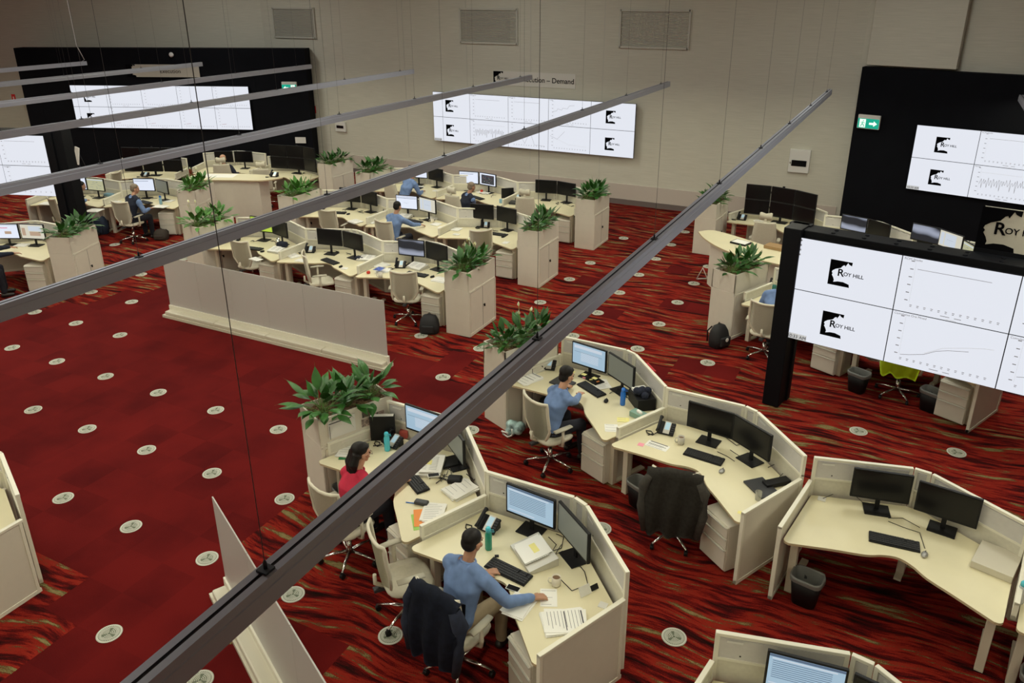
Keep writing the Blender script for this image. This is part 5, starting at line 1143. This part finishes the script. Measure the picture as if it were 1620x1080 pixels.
# B1
sheet(836, 600, -20, 'clipped pile of printouts beside the centre planter', .24, .34, 5, 5, header=True)
bottle(985, 640, 'bright blue water bottle right of the typing person', M_BLUEB, M_BLUEB, .24); sheet(952, 596 + 12, 40, 'lined sheets under the right monitor of the typing person', .20, .26, 9, 2)
t = gadget('storage_box', 'box', 'black desk box full of papers and dark cloth behind the blue bottle', 1015, 640, -50, (.34, .24, .16), M_BLK, bev=.006); MB().box((-.10, 0, .17), (.10, .18, .05), rz=.1).build('papers', M_PAPER, t); mb = MB(); [mb.ball((random.uniform(-.02, .12), random.uniform(-.08, .08), .18 + random.uniform(0, .04)), .05, 2) for _ in range(9)]; mb.build('cloth', M_NAVY, t)
t = gadget('tissue_box', 'box', 'green tissue box against the low divider', 1011, 660, -20, (.22, .12, .07), M_TEAL); mb = MB(); [mb.ball((random.uniform(-.04, .04), random.uniform(-.02, .02), .08), (.03, .02, .03), 1) for _ in range(5)]; mb.build('tissue', M_PAPER, t)
c = P(1027, 612, Z); t = item('ring_binder', 'folder', 'red ring binder standing against the screen behind the blue bottle', (c.x, c.y, Z), math.radians(-48)); MB().box((0, 0, .15), (.26, .05, .30), bev=.003).build('cover', M_REDB, t)
sheet(986, 664, 20, 'yellow marked note by the low divider', .15, .12, 3, 1, m_=M_YEL); sheet(967, 677, 20, 'crumpled white note at the desk edge near the low divider', .16, .16, 3, 2)
for q, (x, y) in enumerate(((906, 588), (924, 592), (941, 598))): gadget('sticky_note', 'note', ('left', 'middle', 'right')[q] + ' sticky note under the lit monitor of the typing person', x, y, -15, (.07, .06, .001), M_YEL, z=.80)
# B2
sheet(1040, 705, -8, 'printed form with dark header beside the desk phone', .27, .13, 4, header=True); sheet(1014, 703, 0, 'pink sticky note beside the printed form', .07, .07, 0, m_=M_PINK); mug(1077, 702, 'pale mug behind the keyboard of the empty desk', mat('mug_pale', (.55, .52, .45), .5), h=.10, r=.04)
gadget('sticky_note', 'note', 'yellow sticky note at the near corner of the jacket desk', 1173, 811, 0, (.075, .05, .001), M_YEL); c = P(1199, 790, Z); t = item('drinking_glass', 'glass', 'clear glass near the end panel of the jacket desk', (c.x, c.y, Z)); MB().lathe([(.03, 0), (.036, .10), (.033, .10), (.028, .01)], seg=16).build('glass_body', M_GLASS, t)
gadget('cable_grommet', 'grommet', 'round white cable grommet at the left of the empty right desk', 1300, 789, 0, (.08, .08, .004), M_LABEL)
for q, pts in enumerate([[(1145, 690), (1165, 705), (1180, 700), (1190, 715), (1170, 722), (1155, 712)], [(1215, 740), (1235, 730), (1255, 745), (1250, 765), (1228, 760), (1240, 748), (1258, 758)], [(1135, 715), (1150, 722), (1162, 730)]]): cables(pts, ('looped black cable between the two monitors of the jacket desk', 'tangle of black cables at the right of the jacket desk', 'short black cable behind the mouse of the jacket desk')[q])
for q, pts in enumerate([[(1302, 789), (1330, 777), (1350, 782), (1370, 800)], [(1405, 825), (1430, 835), (1455, 843), (1463, 868)], [(1405, 820), (1428, 820), (1455, 835)]]): cables(pts, ('thin cable from the grommet of the empty right desk', 'mouse cable on the empty right desk', 'thin cable between the monitors of the empty right desk')[q], .003)
for q, pts in enumerate([[(868, 850), (880, 862), (874, 872), (888, 868), (892, 850), (880, 845)], [(888, 862), (878, 878), (890, 872), (900, 880)], [(905, 880), (925, 905), (930, 925), (905, 935), (885, 915)]]): cables(pts, ('black cable loop left between the foreground monitors', 'black cable loop right between the foreground monitors', 'mouse cable curling round the cream mug')[q], .004)
for q, pts in enumerate([[(742, 730), (755, 725), (760, 745), (750, 760), (738, 750)], [(690, 765), (700, 757), (715, 765), (735, 770)]]): cables(pts, ('black cables by the rear monitor of the woman in pink', 'mouse cable of the woman in pink')[q], .005)
t = gadget('black_pouch', 'bag', 'black pouch behind the papers of the woman in pink', 720, 762, 20, (.16, .12, .06), M_BLK, bev=.02)
gadget('black_dock', 'docking station', 'black dock under the rear monitor of the woman in pink', 708, 733, -40, (.20, .28, .03), M_BLK)
# middle rows
for a in [(580, 411, 10, 'white printouts on a riser with a blue magazine in the middle front row desk', .34, .24, 4), (438, 398, 0, 'documents on a riser at the lime monitor desk', .30, .24, 4), (660, 418 + 6, -10, 'fan of printed drawings in front of the swirl monitor', .36, .26, 8), (640, 344, 0, 'documents on a riser before the man reading Page 1', .34, .22, 3), (562, 351, -15, 'wide printed sheet left in the middle row', .30, .24, 6), (486, 331, 0, 'white sheets at the left end of the middle row', .22, .18, 3)]:
    binder(a[0], a[1], a[2], a[3], a[4], a[5], .07) if ('riser' in a[3] or 'fan' in a[3]) else sheet(a[0], a[1], a[2], a[3], a[4], a[5], a[6], 6)
sheet(600, 425, 0, 'blue magazine cover on the printouts', .16, .20, 0, 1, z=.802, m_=mat('mag_blue', (.05, .10, .40), .5, noise=.9, nscale=20))
for a in [(606, 428, 20, 'white note near the red item', .25, .2), (603, 424 - 4, -15, 'stack of magazines by the phone at the planter desk', .22, .3), (716, 362, 5, 'open white binder pages left on the middle row planter desk', .40, .24), (722, 371, 0, 'small white pad by the open binder', .14, .10), (464, 405, -20, 'stack of white paper along the divider of the middle front desk', .24, .20), (590, 351, -25, 'pinkish magazines at the middle row divider', .28, .20), (698, 443, 0, 'loose sheets at the near corner of the front planter desk', .30, .24), (690, 355, -10, 'blue and white booklet near the man reading Page 1', .20, .20), (685, 350 - 5, 0, 'white papers on a black tray in the middle row', .26, .2), (660, 293 + 3, 0, 'white papers at the right of the back row blue shirt man', .30, .2), (765, 305, -10, 'wide paper tray of the man in a dark vest', .36, .18), (868, 312, 0, 'pale sheets on the back row end desk', .3, .2), (150, 333, 20, 'white sheet near the left black column', .32, .3), (178, 320, 20, 'open pages along the divider at left', .34, .24), (75, 322, 20, 'sheets at the left end of the column desk', .34, .26), (255, 327, 10, 'sheets on the desk of the grey haired man', .34, .22), (35, 388, 20, 'printed pages in front of the dark sweater person', .26, .2), (1200, 350, -15, 'sheet on the six monitor desk', .2, .1)]:
    sheet(a[0], a[1], a[2], a[3], a[4], a[5], 3, 4)
mug(602, 439, 'cream mug on papers at the front planter desk'); mug(684, 352, 'cream mug beside the man reading Page 1'); mug(441, 405 - 16, 'steel cup at the lime monitor desk', M_CHR, h=.16, r=.035)
gadget('stapler', 'stapler', 'red item on the front row divider end', 583, 433, 60, (.07, .05, .06), mat('item_red', (.6, .04, .02), .4), bev=.02)
c = P(597, 405, Z); t = item('beach_picture', 'picture', 'standing photo of a beach at the divider of the front row', (c.x - .05, c.y, Z), math.radians(-15)); mb = MB(); mb.box((0, 0, .11), (.02, .12, .22), mi=0); mb.box((0, -.0, .11), (.19, .012, .22), mi=0); mb.box((0, -.008, .11), (.15, .003, .15), mi=1); mb.build('frame', [M_LABEL, mat('beach_photo', (.32, .24, .16), .5, noise=.8, nscale=12)], t)
gadget('black_bag', 'bag', 'small black bag at the right of the lime monitor desk', 447, 391, 0, (.22, .16, .12), M_NAVY, bev=.04); gadget('black_bag', 'bag', 'small black bag behind the blue magazine', 570, 410, 0, (.20, .12, .06), M_NAVY, bev=.025)
gadget('laptop', 'laptop', 'dark laptop riser on the back row next to the low divider', 818, 322, 10, (.36, .26, .05), M_DK); gadget('small_monitor', 'monitor', 'small dark upright screen in the back row', 803, 313, 40, (.32, .03, .26), M_BLK, bev=.006); gadget('red_ball', 'toy', 'red ball on the desk of the man in a dark vest', 762, 304, 0, (.07, .07, .07), MATS['item_red'], bev=.025)
gadget('blue_cup', 'cup', 'pale blue cup in the back row', 793, 321, 0, (.09, .05, .10), mat('cup_blue', (.25, .45, .58), .5)); gadget('yellow_bottle', 'bottle', 'yellow bottle by the small dark screen', 801, 305, 0, (.05, .05, .17), mat('bottle_yellow', (.7, .5, .05), .4), bev=.02)
gadget('computer_tower', 'computer', 'black computer box on the rear right desk', 1303, 353, -40, (.26, .20, .20), M_BLK, bev=.01); gadget('blue_box', 'box', 'pale blue box near the left divider', 174, 304 + 6, 10, (.28, .12, .07), mat('cup_blue', (.25, .45, .58), .5)); gadget('card_tray', 'tray', 'brown cardboard tray on the right curved counter', 1228, 388 + 5, -15, (.40, .26, .06), mat('cardboard', (.35, .22, .10), .8), z=1.001)
gadget('ring_binder', 'folder', 'black ring binder with white pages on the right curved counter', 1172, 385, -18, (.34, .26, .035), M_BLK, z=1.001, face=M_PAPER); gadget('wide_sheet', 'paper', 'long white plan on the left standing counter', 345, 278, 24, (.95, .42, .004), M_PAPER, z=1.041)
gadget('lunch_bag', 'bag', 'black lunch bag on the desk behind the right planter', 1179, 464, 10, (.17, .14, .16), M_BLK, bev=.03); sheet(1200, 455, 10, 'white papers beside the black lunch bag', .3, .24, 3, 5); gadget('green_pot', 'cup', 'dark teal cup behind the black lunch bag', 1224, 460, 0, (.08, .08, .12), mat('teal', (.03, .20, .18), .5), bev=.02)
bottle(1612, 952, 'blue and white drinks bottle at the right edge', mat('bottle_white', (.6, .62, .66), .3), M_CYANB, .22); c = P(1605, 948, Z)
bottle(255, 323, 'clear blue water bottle on the desk of the grey haired man', MATS['cup_blue'], M_BLUEB, .22)
# floor items
for x, y, a, l_ in [(13.02, -.16, -9, 'black waste bin with grey liner under the empty desk at right'), (11.04, .62, -25, 'black waste bin with liner beside the jacket chair'), (13.06, 4.85, -24, 'black waste bin left of the chair with the lime vest'), (14.05, 4.70, -24, 'black waste bin right of the chair with the lime vest'), (8.02, -1.05, -24, 'black waste bin under the desk of the woman in pink'), (14.95, -.55, -9, 'black waste bin under the desk at the right edge')]:
    instance('bin', bin_maker, (x, y, 0), math.radians(a), l_, 'bin', 'black waste bins')
backpack(10.80, 5.55, 60, 'black backpack with a round white badge on the carpet by the right planter', .40, mat('bag_black', (.012, .012, .013), .7, bump=.3, nscale=20))
backpack(6.05, 3.80, 20, 'black bag slumped by the front row planter', .34, MATS['bag_black']); backpack(-4.72, 5.30, 22, 'dark blue backpack under the desk left of the grey haired man', .46, mat('bag_navy', (.02, .035, .07), .7)); backpack(9.30, 1.75, -20, 'black rucksack under the desk behind the typing person', .46, MATS['bag_black']); backpack(-2.95, 5.62, 22, 'dark bag under the desk beside the grey haired man', .26, mat('bag_brown', (.035, .025, .018), .8))
o = thing('bag_badge', 'round white badge', 'badge'); bpy.data.objects.remove(o)
bp_ = [o for o in COL.objects if o.get('label', '').startswith('black backpack with a round')][0]; MB().lathe([(.035, 0), (.035, .006), (.028, .009)], seg=18).build('badge', M_LABEL, bp_, loc=(0, -.168, .17), rot=(math.pi / 2, 0, 0))
c = P(816, 678, .1); t = item('shopping_bag', 'bag', 'white and blue floral plastic bag on the carpet below the centre planter', (c.x, c.y, 0), 0); me_ = MB(); rr = random.Random(4)
for q in range(14): me_.ball((rr.uniform(-.08, .08), rr.uniform(-.06, .06), rr.uniform(.06, .16)), rr.uniform(.05, .08), 2)
M_FLORAL = mat('floral_plastic', (.35, .52, .55), .4, noise=.95, nscale=9); meshobj('bag_body', remesh(me_, .012, 4), M_FLORAL, t); MB().tube([(-.05, -.12, .08), (-.14, -.14, .10), (-.16, -.08, .02), (-.06, -.12, .02), (.02, -.15, .08), (.0, -.12, .16)], .012, 6).build('bag_handle', M_PAPER, t)
t = thing('name_tag', 'small white tag on the left black column', 'label'); t.location = (-4.95, 4.65, 1.9)
bpy.data.objects.remove(t)
t = thing('step_stool', 'white folding stool leg poking out left of the right planter', 'stool', P(1110, 445, 0)); mb = MB(); mb.tube([(-.12, .05, .02), (.0, .0, .30), (.14, .02, .02)], .012, 6); mb.tube([(-.12, .05, .02), (.10, .2, .02)], .012, 6); mb.build('frame', M_LABEL, t)

c = P(128, 268, .72); t = thing('flip_chart', 'small white tilted board on a black stand beyond the left black column', 'board', (c.x, c.y, 0), math.radians(-20))
mb = MB(); [mb.tube([(x_, y_, 0), (0, 0, 1.35)], .014, 6) for x_, y_ in ((-.3, -.1), (.3, -.1), (0, .35))]; mb.build('tripod', M_BLK, t)
MB().box((.05, -.04, 1.15), (.38, .03, .50), bev=.004, rot=Matrix.Rotation(-.2, 3, 'X')).build('board', M_LABEL, t)

# cable tangles behind the monitors of every desk in view
def tangle(dk, seed, label):
    r = random.Random(seed); mb = MB()
    for q in range(3):
        x, y = r.uniform(.5, 1.4), r.uniform(-.02, .12); pts = []
        for k in range(9):
            pts.append((x, y, .727 + .012 * abs(math.sin(k * 1.3 + q)))); x += r.uniform(-.09, .10); y = max(-.25, min(.16, y + r.uniform(-.07, .06)))
            x = max(.35, min(1.6, x)); y = min(y, .10 if .45 < x < 1.45 else -.02)
        mb.tube(pts, .0045, 5)
    t = thing('cable_tangle', label, 'cable', (dk[0], dk[1], 0), math.radians(dk[2]), 'cable tangles behind the monitors'); mb.build('cables', M_BLK, t)
for q, k_ in enumerate(('A1', 'B1', 'D1', 'D2', 'D3', 'E1', 'E2', 'E3', 'F1', 'F2', 'F3', 'G2', 'G1', 'H')): tangle(DESK[k_], q + 5, 'black cable tangle, desk ' + WHERE[k_])
for a in [(476, 412, 0, 'white pages at the left end of the middle front desk', .20, .16), (545, 425, 10, 'white note by the mouse of the middle front desk', .12, .10), (627, 427 + 6, 0, 'white envelope before the phone at the front planter desk', .20, .12), (405, 410, -10, 'yellowed pads at the lime monitor desk corner', .26, .14), (700, 360, 10, 'white leaflet at the middle row divider', .16, .14), (758, 375, 0, 'white form below the phone in the middle row', .18, .10), (800, 384, 0, 'white slip near the middle row planter', .12, .16), (470, 340, 0, 'white pages at the left of the middle row', .20, .16), (717, 318, 0, 'white papers left of the man in a vest', .22, .14), (690, 302, 0, 'white pad beside the back row blue shirt man', .16, .14), (195, 326, 15, 'white pages left of the grey haired man', .22, .2), (268, 318, 15, 'white pages right of the grey haired man', .2, .2)]:
    sheet(a[0], a[1], a[2], a[3], a[4], a[5], 3, 3)
